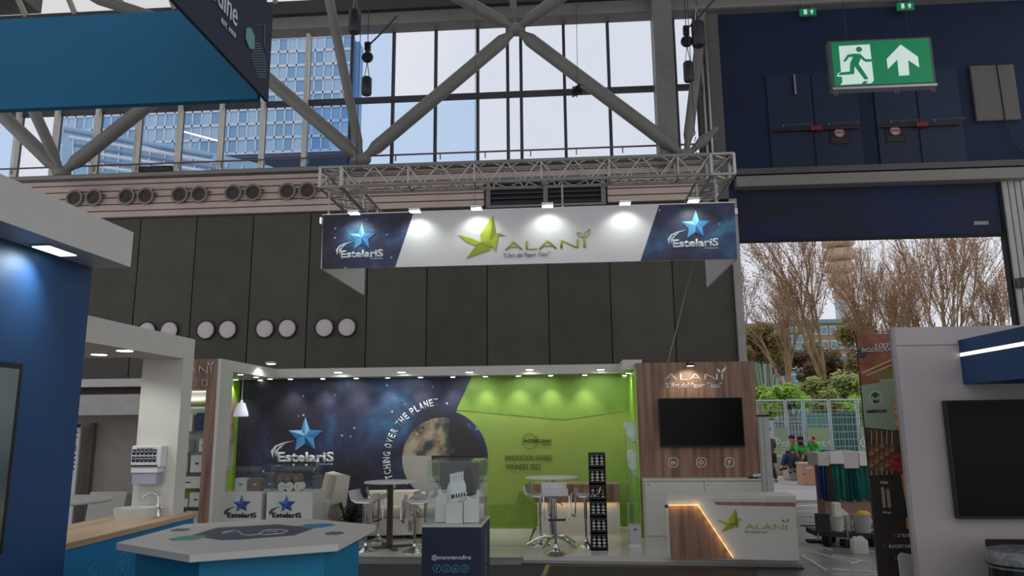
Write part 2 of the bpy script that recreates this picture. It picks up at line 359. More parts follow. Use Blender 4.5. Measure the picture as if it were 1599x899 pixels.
# sloped rooflight + closed roof beyond
cl = thing('ceiling', None, None, (-2, 12, 11.7), kind='structure')
for k in range(17):
    x0 = -14.2+k*1.25
    MB().add([(x0+.06, WY-.4, 11.5), (x0+1.19, WY-.4, 11.5), (x0+1.19, 13.0, 13.9), (x0+.06, 13.0, 13.9), (x0+.06, WY-.4, 11.53), (x0+1.19, WY-.4, 11.53), (x0+1.19, 13.0, 13.93), (x0+.06, 13.0, 13.93)],
             [(0, 1, 2, 3), (4, 5, 6, 7), (0, 1, 5, 4), (1, 2, 6, 5), (2, 3, 7, 6), (3, 0, 4, 7)]).build('rooflight_pane', glass('opal_roof_glass', (.95, .935, .90), .02), cl)
    MB().tube([(x0, WY-.42, 11.48), (x0, 12.9, 13.9)], .07, 4).build('rooflight_bar', mat('roof_bar', (168, 158, 142), .6), cl)
MB().box(-16, -12.9, 12.9, WY, 11.8, 14.2).build('roof_end', DARKST, cl)
MB().box(4.5, 12, 12.9, WY, 11.7, 14.2).build('roof_end', DARKST, cl)
MB().box(-16, 12, -3.0, 13.0, 13.9, 14.2).build('roof_deck', mat('roof_deck', (110, 106, 100), .8), cl)
# navy upper wall with doors, over the roller door
wr = thing('wall_right', None, None, (6.5, WY, 6.9), kind='structure')
MB().box(3.36, 12.5, WY-.05, WY+.3, 7.02, 10.86).build('wall_panel', NAVY, wr)
MB().box(9.9, 12.5, WY-.05, WY+.3, 0, 7.02).build('wall_panel', NAVY, wr)
o = MB().box(3.1, 3.62, WY-.12, WY+.2, 6.42, 10.84).build('wall_pier', mat('pier_grey', (106, 100, 96), .7), wr)
for (x, r) in ((3.3, .035), (3.2, .022)): MB().tube([(x, WY-.18, 7.4), (x, WY-.18, 10.9)], r, 8).build('conduit', ALU, wr)
MB().box(3.62, 3.78, WY-.1, WY+.4, 0, 6.42).build('wall_edge', mat('pale_edge', (165, 160, 152), .6), wr)
MB().box(3.62, 3.78, WY-.1, WY+.3, 6.42, 7.02).build('wall_edge', NAVY, wr)
# paired emergency doors set in the navy wall
def pxr(x, y): return on(x, y, Y=WY-.06)
for di, (xa, xb, ytop, ybot) in enumerate(((1195, 1352, 121, 262), (1360, 1513, 112, 257))):
    A = pxr(xa, ytop); B = pxr(xb, ybot)
    zt = A.z; zb = 7.06; x0, x1 = A.x, B.x-.03
    d = thing('door_%d' % (di+2), None, None, ((x0+x1)/2, WY-.06, zb), kind='structure')
    mid = (x0+x1)/2
    MB().box(x0-.05, x1+.05, WY-.07, WY-.05, zt, zt+.06).build('door_frame', NAVY2, d)
    for (a, b) in ((x0, mid-.01), (mid+.01, x1)):
        lf = MB().bbox(a, b, WY-.085, WY-.05, zb, zt, .008).build('door_leaf', NAVY2, d)
        MB().tube([(a+.06, WY-.15, zb+.88), (b-.06, WY-.15, zb+.88)], .025, 6).build('push_bar', mat('push_bar_dark', (64, 22, 26), .4), lf)
        MB().box(a+.28, a+.32, WY-.1, WY-.085, zb+.98, zb+1.03).build('warning_triangle', mat('faded_yellow', (120, 116, 90), .6), lf)
        text3('Emergency Exit Only', (a+.36, WY-.087, zb+1.0), (a+.36+.6, WY-.087, zb+1.0), (a+.36, WY-.087, zb+1.05), mat('faded_yellow'), lf)
    MB().box(mid-.12, mid+.12, WY-.19, WY-.09, zb+.84, zb+.94).build('lock_case', mat('lock_red', (120, 24, 28), .5), d)
    MB().box(mid-.03, mid+.03, WY-.11, WY-.07, zb, zb+.8).build('cover_strip', NAVY2, d)
for i, (px, py, l) in enumerate(((1310, 212, 'left'), (1397, 209, 'right'))):
    p = pxr(px, py); p.y = WY-.09
    s = thing('no_smoking_sign', l + ' dark no smoking notice with pale round pictogram on navy door', 'sign', p, 'no smoking notices')
    MB().box(p.x-.2, p.x+.2, p.y-.01, p.y, p.z-.2, p.z+.2).build('board', mat('notice_brown', (38, 34, 32), .7), s)
    MB().lathe((p.x, p.y-.01, p.z+.06), [(.12, 0), (.12, .006)], 24, (0, -1, 0)).build('round_field', mat('pale_pink', (190, 165, 165), .7), s)
    MB().box(p.x-.08, p.x+.08, p.y-.022, p.y-.016, p.z+.05, p.z+.07).build('cigarette', DKTXT, s)
    ring3([Vector((p.x+.125*math.cos(a*.2618), p.y-.018, p.z+.06+.125*math.sin(a*.2618))) for a in range(24)], [Vector((p.x+.1*math.cos(a*.2618), p.y-.018, p.z+.06+.1*math.sin(a*.2618))) for a in range(24)], mat('sign_red', (130, 40, 40), .6), s)
    for k in range(3): text3(['Smoking inside', 'this building is', 'strictly forbidden'][k], (p.x-.15, p.y-.012, p.z-.1-.04*k), (p.x+.15, p.y-.012, p.z-.1-.04*k), (p.x-.15, p.y-.012, p.z-.075-.04*k), mat('faded_yellow'), s)
# grey cabinet on navy wall
A = pxr(1512, 105); B = pxr(1592, 188)
t = thing('wall_cabinet', 'plain grey flat electrical cabinet on the navy wall', 'cabinet', ((A.x+B.x)/2, WY-.1, B.z))
MB().bbox(A.x, B.x, WY-.13, WY-.05, B.z, A.z, .02).build('body', mat('cabinet_taupe', (104, 98, 90), .6), t)
MB().tube([((A.x+B.x)/2+.1, WY-.14, A.z), ((A.x+B.x)/2+.12, WY-.14, B.z), ((A.x+B.x)/2+.2, WY-.12, B.z-.5), ((A.x+B.x)/2+.6, WY-.1, B.z-1.0)], .012, 5).build('cable', BLACK, t)
p = pxr(1240, 135); o = MB().tube([(p.x, WY-.12, p.z-.22), (p.x, WY-.12, p.z+.25)], .03, 6).build('door_closer', ALU); tag(o, 'short pale metal closer arm above the left navy doors', 'fitting')
# big hanging exit sign
t = thing('exit_sign', 'large green hanging exit sign with running man and up arrow', 'sign', (5.85, 13.05, 7.57))
SY = 13.0
MB().bbox(4.93, 6.76, SY, SY+.14, 7.56, 8.50, .015).build('case', mat('sign_case_grey', (90, 94, 92), .5), t)
SG = mat('exit_green', (2, 120, 75), .35, emit=(10, 122, 76), es=.45); SWh = mat('exit_white', (225, 238, 230), .4, emit=(190, 215, 200), es=.5)
MB().box(4.98, 6.71, SY-.012, SY, 7.61, 8.46).build('face', SG, t)
def sg(x, y): return on(1290+x/8.173, 40+y/8.173, Y=SY-.013)
def spoly(n, pts, m, l=0): 
    o = poly(n, [sg(*q)+Vector((0, -l, 0)) for q in pts], .005, m, t); return o
spoly('doorway_panel', [(160, 262), (555, 240), (608, 700), (580, 735), (180, 758), (208, 720), (200, 650), (135, 650), (150, 610), (190, 590)], SWh)
spoly('arrow', [(950, 242), (1170, 398), (1188, 535), (1045, 440), (1063, 632), (930, 642), (908, 435), (787, 555), (772, 425)], SWh)
spoly('running_man', [(270, 375), (345, 362), (430, 362), (500, 430), (575, 432), (577, 463), (500, 465), (440, 420), (412, 490), (540, 682), (490, 690), (360, 520), (357, 620), (150, 636), (180, 600), (300, 590), (305, 480), (340, 402), (290, 405), (245, 465), (218, 455)], SG, .006)
MB().lathe(sg(417, 306)+Vector((0, -.006, 0)), [(.052, 0), (.052, .006)], 20, (0, -1, 0)).build('head', SG, t)
spoly('shadow_foot', [(445, 748), (480, 712), (535, 708), (505, 745)], SG, .006)
MB().box(4.93, 6.76, SY-.03, SY+.15, 7.53, 7.57).build('bottom_rail', ALU, t)
for x in (4.97, 6.05, 6.68): MB().tube([(x, SY+.03, 7.54), (x, SY+.03, 7.44), (x+.05, SY+.03, 7.44), (x+.05, SY+.03, 7.54)], .008, 5).build('hook', GREY, t)
for x in (5.3, 6.4): MB().tube([(x, SY+.07, 8.5), (x, SY+.07, 13.9)], .006, 4).build('cable', DARKST, t)
for i, (x0, y0, x1, y1) in enumerate(((1249, 14, 1275, 23), (1401, 4.5, 1428, 14))):
    A = on(x0, y0, Y=WY-.3); B = on(x1, y1, Y=WY-.3)
    s = thing('small_exit_sign', ('left' if i == 0 else 'right') + ' small green exit sign hanging under the roof beam above the navy wall', 'sign', ((A.x+B.x)/2, WY-.3, B.z), 'small exit signs')
    MB().box(A.x, B.x, WY-.3, WY-.24, B.z, A.z).build('face', SG, s)
    w = B.x-A.x; h = A.z-B.z
    MB().box(A.x+.22*w, A.x+.42*w, WY-.31, WY-.3, B.z+.15*h, A.z-.15*h).build('doorway_panel', SWh, s)
    MB().prism([(A.x+.6*w, WY-.3, B.z+.5*h), (A.x+.72*w, WY-.3, A.z-.15*h), (A.x+.84*w, WY-.3, B.z+.5*h), (A.x+.76*w, WY-.3, B.z+.5*h), (A.x+.76*w, WY-.3, B.z+.15*h), (A.x+.68*w, WY-.3, B.z+.15*h), (A.x+.68*w, WY-.3, B.z+.5*h)], (0, -.01, 0)).build('arrow', SWh, s)
    MB().box(A.x, B.x, WY-.31, WY-.29, B.z-.02, B.z).build('bottom_rail', ALU, s)
    for f_ in (.2, .8): MB().box(A.x+f_*w-.01, A.x+f_*w+.01, WY-.28, WY-.26, A.z, 10.9).build('hanger', ALU, s)
# roller door frame, jamb, blind
d1 = thing('door_1', None, None, (6.6, WY, 0), kind='structure')
MB().box(3.62, 9.95, WY-.3, WY+.1, 6.90, 7.03).build('door_header_rail', mat('header_dark', (84, 80, 78), .5), d1)
MB().bbox(3.75, 9.8, WY-.32, WY+.1, 6.62, 6.86, .02).build('door_header', GREY, d1)
for k in range(4): MB().bbox(9.36+.13*k, 9.47+.13*k, WY-.1+.0*k, WY+.1+.03*(k % 2), 0, 6.66, .01).build('door_jamb', mat('jamb_grey', (175, 170, 162), .45), d1)
MB().box(9.3, 9.36, WY-.05, WY+.1, 0, 6.6).build('door_seal', RUBBER, d1)
BL = mat('blind_navy', (22, 36, 72), .8, rgb2=(34, 34, 42), scale=1.2, stretch=(.3, 1, 1))
MB().box(3.78, 9.36, WY-.02, WY+.03, 5.48, 6.64).build('door_curtain', BL, d1)
MB().box(3.78, 9.36, WY-.04, WY+.05, 5.44, 5.50).build('bottom_bar', RUBBER, d1)
p = on(1532, 348, Y=WY-.03); MB().box(p.x-.15, p.x+.15, WY-.035, WY-.022, p.z-.04, p.z+.04).build('label_plate', mat('label_pale', (150, 140, 138), .6), d1)
p = on(1596, 440, Y=WY-.3); o = MB().bbox(p.x-.03, p.x+.1, WY-.3, WY-.1, p.z-.1, p.z+.1, .01).build('control_box', BLACK); tag(o, 'small black control box on the right door jamb', 'control box')

# steel roof structure: column and tubes
st = MB().bbox(2.07, 2.48, 15.20, 15.60, 7.05, 14, .02).build('steel_column', mat('column_grey', (132, 126, 120), .5, var=.06)); tag(st, 'wide grey steel column before the tall windows', 'column')
tr = thing('roof_truss', 'grey tubular steel roof truss of diagonal tubes before the windows', 'truss', (-4, 15.2, 7.4))
def tb(a, b, r, ya=15.1, yb=15.1, name='tube'):
    A = on(*a, Y=ya); B = on(*b, Y=yb); d = (B-A).normalized()
    return MB().tube([A, A+d*.25, A+d*.4, B-d*.4, B-d*.25, B], [r*.5, r*.65, r, r, r*.65, r*.5], 12).build(name, TUBEM, tr, True)
NC = (565, 249); NL = (97, 270); NT = (806, 46)
tb(NC, NT, .15); tb(NT, (1062, 238), .15); tb(NC, (345, 60), .15); tb(NC, (508, -30), .10, 15.1, 13.6)
tb(NL, (330, 85), .16); tb(NL, (-120, 60), .16); tb(NL, (15, 90), .12, 15.1, 14.0); tb(NT, (650, -40), .14, 15.1, 14.2); tb(NT, (930, -45), .14, 15.1, 14.2); tb(NT, (796, -40), .08, 15.1, 15.1)
tb((1072, 238), (1098, 20), .11, 15.3, 15.3); tb((1075, 240), (1120, 200), .12, 15.3, 15.3); tb((120, -12), (345, 60), .12, 13.4, 15.1)
for (a, w) in ((NC, .28), (NL, .26), (NT, .28), ((1072, 240), .22)):
    p = on(*a, Y=15.1); MB().ball(p, w*.75, (1, .8, .7), 14, 8).build('node', TUBEM, tr, True)
MB().bbox(-16, 3.1, 14.95, 15.16, 7.06, 7.15, .02).build('bottom_chord', GREY, tr)
# hoists: cylindrical black weights on cables
def hoist(px, y0, y1, r, yd, l, cable_top=-60, block=None):
    A = on(px, y0, Y=yd); B = on(px, y1, Y=yd); A.x = B.x = (A.x+B.x)/2
    t = thing('chain_hoist', l, 'hoist', B)
    MB().lathe(B, [(r*.85, 0), (r, .03), (r, A.z-B.z-.03), (r*.8, A.z-B.z)], 20).build('barrel', mat('hoist_black', (44, 44, 50), .45), t, True)
    top = on(px, cable_top, Y=yd); top.x = A.x
    for s in (-.05, .05): MB().tube([A+Vector((s, 0, 0)), A+Vector((0, 0, .35))], .01, 5).build('sling', ALU, t)
    if block:
        MB().lathe(A+Vector((0, -.04, .45)), [(.1, 0), (.12, .02), (.12, .06), (.1, .08)], 18, (0, 1, 0)).build('pulley', BLACK, t, True)
        MB().bbox(A.x-.06, A.x+.06, A.y-.05, A.y+.05, A.z+.6, A.z+.78, .01).build('hook_block', BLACK, t)
        MB().tube([A+Vector((0, 0, .7)), A+Vector((.3, 0, 1.0)), A+Vector((.6, 0, 1.35))], .018, 6).build('tag_rope', BLACK, t)
    MB().tube([A+Vector((0, 0, .3)), top], .009, 5).build('cable', DARKST, t)
hoist(554, 16, 51, .12, 13.5, 'thick black hoist barrel hanging topmost above the banner near the top edge')
hoist(572.5, 121, 148, .105, 14, 'small black hoist barrel under a pulley in front of the blue pane', block=True)
hoist(1075, 97, 127, .10, 14, 'black hoist barrel under a small block right of the steel column', block=True)
hoist(1090, 34, 72, .13, 14, 'black hoist barrel high beside the navy wall edge')
p = on(902, 140, Y=14); t = thing('cable_bundle', 'small knotted bundle of cable hanging before the windows', 'cable', p-Vector((0, 0, .15)))
for k in range(7):
    a = [p+Vector((random.uniform(-.12, .12), random.uniform(-.1, .1), random.uniform(-.16, .1))) for _ in range(6)]
    MB().tube(a+[a[0]], .012, 5).build('coil', BLACK, t)
MB().tube([p, on(899, -60, Y=14)], .007, 4).build('cable', DARKST, t)

# ================================================================= HANGING BANNER AND TRUSS
BY = 9.3; BX0, BX1, BZ0, BZ1 = -3.20, 2.18, 3.632, 4.365
def logo_star(cx, cy, s, m3, mt, parent, slope=0, lift=.005, tiny=True, **pl):
    """faceted star over a serif word with two swooshes; (cx, cy) is the star's centre in picture pixels of that wall"""
    def P(x, y): return (cx+x*s, cy+(y+slope*x)*s)
    tips = [P(*q) for q in ((-.5, -22), (20.5, -6), (11, 16.5), (-12.5, 17.5), (-20.5, -6))]
    inn = [P(*q) for q in ((4.5, -7), (9.5, 3), (-1, 9.5), (-10.5, 4), (-5.5, -6.5))]
    c = P(-.5, 0)
    def V(q, l=0): 
        v = on(q[0], q[1], **pl); n = (Vector((0, 0, EYE))-v)
        n = Vector((0, -1, 0)) if 'Y' in pl else n.normalized()
        return v + n*(lift+l)
    mb = MB(); C0 = V(c, .02*s)
    for i in range(5):
        T = V(tips[i]); a = V(inn[i]); b = V(inn[i-1])
        mb.m = [0, 1, 2, 1, 0][i]; mb.add([C0, T, a], [(0, 1, 2)]); mb.m = [1, 2, 1, 0, 1][i]; mb.add([C0, b, T], [(0, 1, 2)])
        mb.add([T, a, b], [(0, 1, 2)])
    mb.build('star_emblem', list(m3), parent)
    x0, y0 = P(-33.5, 31); x1, y1 = P(33, 31)
    ptext('EstelariS', x0, y0, x1, y1, 12*s, mt, parent, bold=.035, **pl)
    # slab serifs on the letters
    for (fx, w) in ((-32.5, 3), (-21, 0)): pass
    for sw in (((-39, 26), (-41, 18), (-36, 11.5), (-27, 8), (-13, 5.6), (-26, 9.5), (-34, 13), (-37.5, 19)), ((-36, 25), (-36, 18), (-30, 12), (-24, 9.6), (-30, 14), (-33.5, 19))):
        poly('swoosh', [on(*P(*q), **pl) for q in sw], .005, mt, parent)
    if tiny: 
        x0, y0 = P(12, 34.3); x1, y1 = P(32, 34.3); ptext('STARLINE', x0, y0, x1, y1, 2*s, mt, parent, **pl)
def logo_crane(cx, cy, s, parent, **pl):
    """paper crane, pixel offsets from the banner's (700,320)/6.66 zoom; (cx, cy) = pixel of the upper wing tip"""
    fac = [(OLIVE, [(465, 105), (330, 310), (345, 385), (430, 390)]), (OLIVED, [(465, 105), (430, 390), (497, 300)]),
           (OLIVE, [(110, 313), (200, 390), (290, 420), (335, 385), (240, 345)]), (OLIVEM, [(335, 400), (290, 420), (190, 552), (440, 465), (420, 400)]),
           (OLIVE, [(430, 385), (470, 440), (480, 478), (497, 470), (515, 320), (497, 300)]), (OLIVEM, [(497, 300), (515, 320), (590, 318), (535, 290)]),
           (OLIVEM, [(345, 385), (320, 400), (420, 430), (470, 440), (430, 385)])]
    for i, (m, pts) in enumerate(fac):
        poly('crane_facet', [on(cx+(x-465)/6.6625*s, cy+(y-105)/6.6625*s, **pl) for x, y in pts], .004+.0012*i, m, parent)
def alani(x0, y0, x1, y1, h, m, parent, outline=True, **pl):
    ptext('ALANI', x0, y0, x1, y1, h, m, parent, bold=-.01, **pl)
    w = (x1-x0)/126.6; bx, by = x1-5*w, y1-h-1.5*w
    for pts in (((0, 0), (-7, -3), (-9, -8), (-7, -9), (-2, -7)), ((1, 0), (7, -2), (11, -8), (12, -14), (4, -8))):
        q = [(bx+a*w, by+b*w) for a, b in pts]
        if outline: pline(q, 1.5*w, m, parent, 'leaf', True, **pl)
        else: poly('leaf', [on(a, b, **pl) for a, b in q], .005, m, parent)
bn = thing('hanging_banner', 'long white and galaxy blue fabric banner box hanging under the aluminium truss', 'banner', (-.5, BY, BZ0))
def bz(px, py): return on(px, py, Y=BY)
MB().box(BX0, BX1, BY, BY+.03, BZ0, BZ1).build('front_panel', FABW, bn)
for x, n in ((BX0, 'side_panel'), (BX1-.03, 'side_panel')): MB().box(x, x+.03, BY+.03, 11.3, BZ0, BZ1).build(n, FABW, bn)
for (p0, p1, p2, p3) in (((503, 338), (646, 335.7), (617, 417.6), (502.7, 420)), ((1029, 318), (1150, 312.6), (1151.5, 403), (1000, 407.4))):
    pts = []
    for q in (p0, p1, p2, p3):
        v = bz(*q); v.z = BZ1 if q in (p0, p1) else BZ0; v.x = max(BX0, min(BX1, v.x)); pts.append(v)
    poly('galaxy_print', pts, .003, GALAXYB, bn)
PB = dict(Y=BY-.006)
logo_star(565.5, 371, 1, STB, LINEW, bn, slope=-.03, **PB)
logo_star(1086.6, 352, 1.08, STB, LINEW, bn, slope=-.035, **PB)
logo_crane(769.8, 335.8, 1, bn, **dict(Y=BY-.004))
alani(788, 390.5, 914.6, 386.5, 13.5, LOGOG, bn, **PB)
ptext('"L\'Art del Paper Tissú"', 786, 404, 860, 401.5, 9, mat('grey_print', (120, 116, 110), .7), bn, shear=.25, **PB)
MB().box(BX0-.01, BX1+.01, BY-.004, BY+.034, BZ1, BZ1+.012).build('top_rail', ALU, bn)
# floodlights on the top edge
LOWE = 5.5
for i, (px, py) in enumerate(((553, 333), (648, 330), (744, 326), (855, 322), (976, 318), (1083, 314))):
    p = on(px, py, Y=BY-.22); 
    t = thing('flood_lamp', ORD[i]+' lit floodlight from the left on the banner top edge', 'lamp', p, 'banner floodlights')
    MB().bbox(p.x-.075, p.x+.075, p.y-.05, p.y+.06, p.z, p.z+.045, .01).build('housing', ALU, t)
    MB().box(p.x-.065, p.x+.065, p.y-.045, p.y+.05, p.z-.006, p.z).build('lens', LEDW, t)
    MB().tube([p+Vector((0, .05, .03)), (p.x, BY+.02, BZ1+.02)], .01, 6).build('arm', ALU, t)
    spot(p+Vector((0, 0, -.03)), (p.x, BY, BZ1-.45), LOWE, 125, (.82, 1, .93), .7)
p = on(503.5, 344, Y=BY+.1); t = thing('side_lamp', 'small bright lamp clamped to the left end of the banner', 'lamp', p)
p.x = BX0-.001; MB().bbox(p.x-.05, p.x, p.y-.04, p.y+.05, p.z-.05, p.z+.04, .008).build('housing', ALU, t); MB().box(p.x-.06, p.x-.05, p.y-.03, p.y+.04, p.z-.04, p.z+.03).build('lens', LEDW, t)
p = on(1151, 330, Y=BY+.1); t = thing('side_lamp', 'small unlit lamp clamped to the right end of the banner', 'lamp', p)
p.x = BX1+.001; MB().bbox(p.x, p.x+.05, p.y-.04, p.y+.05, p.z-.05, p.z+.04, .008).build('housing', ALU, t); MB().tube([p+Vector((.02, 0, 0)), p+Vector((0, 0, -.12))], .012, 6).build('arm', ALU, t)

# truss rectangle
TM = mat('truss_aluminium', (178, 172, 166), .35, metal=.6, var=.05)
TZ0, TZ1, TY0, TY1 = 4.755, 5.03, BY, BY+.29; TX0, TX1 = -3.26, 2.21
tt = thing('lighting_truss', 'rectangular aluminium lattice truss hanging above the banner', 'truss', (-.5, 10.2, TZ0))
def truss_run(a0, a1, b0, b1, axis, n):
    """four chords between a0..a1 along axis ('x'/'y'), b0..b1 the other way, with zigzag braces"""
    def P(a, b, z): return (a, b, z) if axis == 'x' else (b, a, z)
    for b in (b0, b1):
        for z in (TZ0, TZ1): MB().tube([P(a0, b, z), P(a1, b, z)], .022, 8).build('chord', TM, tt, True)
    st_ = (a1-a0)/n
    for k in range(n):
        u, v = a0+k*st_, a0+(k+1)*st_
        for b in (b0, b1):
            MB().tube([P(u, b, TZ0 if k % 2 else TZ1), P(v, b, TZ1 if k % 2 else TZ0)], .010, 5).build('brace', TM, tt)
        for z in (TZ0, TZ1):
            MB().tube([P(u, b0 if k % 2 else b1, z), P(v, b1 if k % 2 else b0, z)], .010, 5).build('brace', TM, tt)
        if k % 4 == 0:
            for b in (b0, b1): MB().tube([P(u+.02, b, TZ0), P(u+.02, b, TZ1)], .012, 6).build('end_post', TM, tt)
            for z in (TZ0, TZ1): MB().tube([P(u+.02, b0, z), P(u+.02, b1, z)], .012, 6).build('end_post', TM, tt)
truss_run(TX0+.29, TX1-.29, TY0, TY1, 'x', 22)
truss_run(TX0+.29, TX1-.29, 11.6, 11.89, 'x', 22)
for x in (TX0, TX1-.29): truss_run(TY1, 11.6, x, x+.29, 'y', 10)
for x in (TX0, TX1-.29):
    for y in (TY0, 11.6):
        c = MB()
        for a in (x, x+.29):
            for b in (y, y+.29): c.tube([(a, b, TZ0), (a, b, TZ1)], .022, 6)
        for z in (TZ0, TZ1):
            for (p0, p1) in (((x, y), (x+.29, y)), ((x+.29, y), (x+.29, y+.29)), ((x+.29, y+.29), (x, y+.29)), ((x, y+.29), (x, y)), ((x, y), (x+.29, y+.29))):
                c.tube([(*p0, z), (*p1, z)], .020, 6)
        c.tube([(x, y, TZ0), (x+.29, y, TZ1)], .012, 5); c.tube([(x+.29, y, TZ0), (x+.29, y+.29, TZ1)], .012, 5)
        c.build('corner_cube', TM, tt)
# chains between truss and banner, suspension wires above the truss
for i, (px, w) in enumerate(((514.5, 'left'), (878, 'middle'), (1118, 'right'))):
    x = on(px, 300, Y=BY+.04).x; t = thing('hanging_chain', w+' chain between truss and banner', 'chain', (x, BY+.04, BZ1))
    mb = MB()
    for k in range(9):
        z = BZ1+.03+k*.042
        mb.tube([(x-.008, BY+.04, z-.02), (x+.008, BY+.04, z-.02), (x+.008, BY+.04, z+.02), (x-.008, BY+.04, z+.02), (x-.008, BY+.04, z-.02)], .004, 4)
    mb.build('links', ALU, t); MB().lathe((x, BY+.04, BZ1+.01), [(.012, 0), (.018, .03), (.01, .05)], 8).build('shackle', ALU, t)
for i, x in enumerate((TX0+.45, TX1-.45)):
    t = thing('suspension_chain', ('left', 'right')[i]+' dark suspension chain above the truss', 'chain', (x, TY0+.15, TZ1))
    mb = MB()
    for k in range(5): mb.tube([(x-.012, TY0+.15, TZ1+.03+k*.07), (x+.012, TY0+.15, TZ1+.09+k*.07)], .006, 5)
    mb.build('links', BLACK, t); MB().tube([(x, TY0+.15, TZ1+.33), (x, TY0+.15, 13.6)], .006, 4).build('cable', DARKST, t)
o = MB().tube([on(741, 322, Y=10), on(742, 200, Y=10), on(742, -60, Y=10)], .004, 4).build('thin_cable', DARKST)
tag(o, 'thin vertical wire running up from the banner lamp row', 'cable')
pts = [on(1086, 404, Y=10.9), on(1072, 450, Y=10.9), on(1060, 500, Y=10.8), on(1048, 545, Y=10.6), on(1043, 566, Y=10.55)]
o = MB().tube(pts, .006, 5).build('power_cable', mat('pale_cable', (150, 150, 145), .6)); tag(o, 'loose pale cable curving from banner to the wooden wall', 'cable')

# ================================================================= OUTSIDE
SKB = mat('tower_glass', (120, 165, 205), .15, var=.12, scale=.5, emit=(120, 165, 205), es=0, spec=.8); SKW = mat('tower_mullion', (215, 225, 235), .5)
BYD = 42.0
tw = thing('glass_tower', 'tall blue glass office tower with white mullions seen through the upper windows', 'building', (-18, BYD, 0))
x0 = on(90, 200, Y=BYD).x; x1 = on(548, 150, Y=BYD).x; zt = on(500, 57, Y=BYD).z; zb = on(480, 236, Y=BYD).z
MB().box(x0, x1, BYD+.1, BYD+1.2, zb, zt).build('core', mat('tower_core', (150, 185, 215), .3), tw)
NX, NZ = 32, 8; dx = (x1-x0)/NX; dz = (zt-zb)/NZ
shades = [mat('tower_glass_%s' % c, rgb, .12, var=.1, scale=.4, spec=.8) for c, rgb in (('pale', (176, 208, 232)), ('blue', (150, 192, 224)), ('deep', (128, 174, 212)))]
pm = None
for i in range(NX):
    for k in range(NZ):
        if pm is None:
            o = MB().box(0, dx-.07, 0, .06, 0, dz-.16).build('glass_panel', shades[0], tw); pms = []
            for sh in shades:
                me = o.data.copy(); me.materials.clear(); me.materials.append(sh); 
                off = wloc(tw)
                for v in me.vertices: v.co += off
                pms.append(me)
            bpy.data.objects.remove(o); pm = 1
        o = bpy.data.objects.new('glass_panel', random.choice(pms)); COL.objects.link(o); o.parent = tw
        o.location = Vector((x0+i*dx+.035, BYD+.02, zb+k*dz+.08))-wloc(tw)
mb = MB()
for i in range(NX+1): mb.box(x0+i*dx-.04, x0+i*dx+.04, BYD-.06, BYD+.1, zb, zt)
for k in range(NZ+1): mb.box(x0, x1, BYD-.06, BYD+.1, zb+k*dz-.08, zb+k*dz+.08)
mb.build('mullion_grid', SKW, tw)
MB().box(x1, x1+.35, BYD+.3, BYD+1.2, zb, zt-.3).build('side_face', mat('tower_side', (120, 160, 200), .3), tw)
zc = zb
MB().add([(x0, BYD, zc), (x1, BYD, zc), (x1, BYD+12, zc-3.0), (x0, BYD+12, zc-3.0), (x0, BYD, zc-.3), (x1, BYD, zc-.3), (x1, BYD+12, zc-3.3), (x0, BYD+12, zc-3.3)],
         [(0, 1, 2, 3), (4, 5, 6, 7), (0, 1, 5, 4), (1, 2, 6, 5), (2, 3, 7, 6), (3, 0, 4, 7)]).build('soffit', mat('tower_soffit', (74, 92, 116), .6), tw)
MB().box(x0+1, x0+9, BYD+5, BYD+12, 0, zb).build('lower_core', mat('tower_core'), tw)
A = on(487, 252, Y=BYD+2); B = on(530, 262, Y=BYD+2); MB().tube([A, B], .10, 6).build('light_strip', LEDS, tw)
A = on(395, 233, Y=BYD+2); B = on(475, 249, Y=BYD+2); MB().tube([A, B], .07, 6).build('light_strip', LEDS, tw)
# lower wing of the tower with sloping glass front
wg = thing('glass_wing', 'low pale blue glass wing with a sloping roof edge under the tower', 'building', (-20, 37, 0))
YW = 37
def W(x, y): return on(x, y, Y=YW)
def W2(x, y): return on(x, y, Y=YW-.35)
poly('wing_front', [W(105, 200), W(320, 238), W(425, 262), W(480, 285), Vector((W(480, 285).x, YW, 0)), Vector((W(100, 285).x, YW, 0)), W(100, 285)], .3, mat('wing_glass', (150, 190, 215), .2, var=.1, scale=.3), wg)
for k in range(8):
    MB().tube([W2(100+8*k, 203+k*11), W2(330+16*k, 244+k*11)], .1, 5).build('roof_rib', SKW if k % 2 else mat('wing_rib', (120, 150, 180), .4), wg)
for k in range(14): MB().tube([W2(115+24*k, 205+4.3*k+6), W2(113+23.4*k, 285)], .045, 4).build('mullion', SKW, wg)
MB().tube([W2(285, 205), W2(345, 221), ], .035, 5).build('light_strip', LEDS, wg)
MB().tube([W2(210, 226), W2(300, 250), ], .09, 5).build('light_strip', SKW, wg)

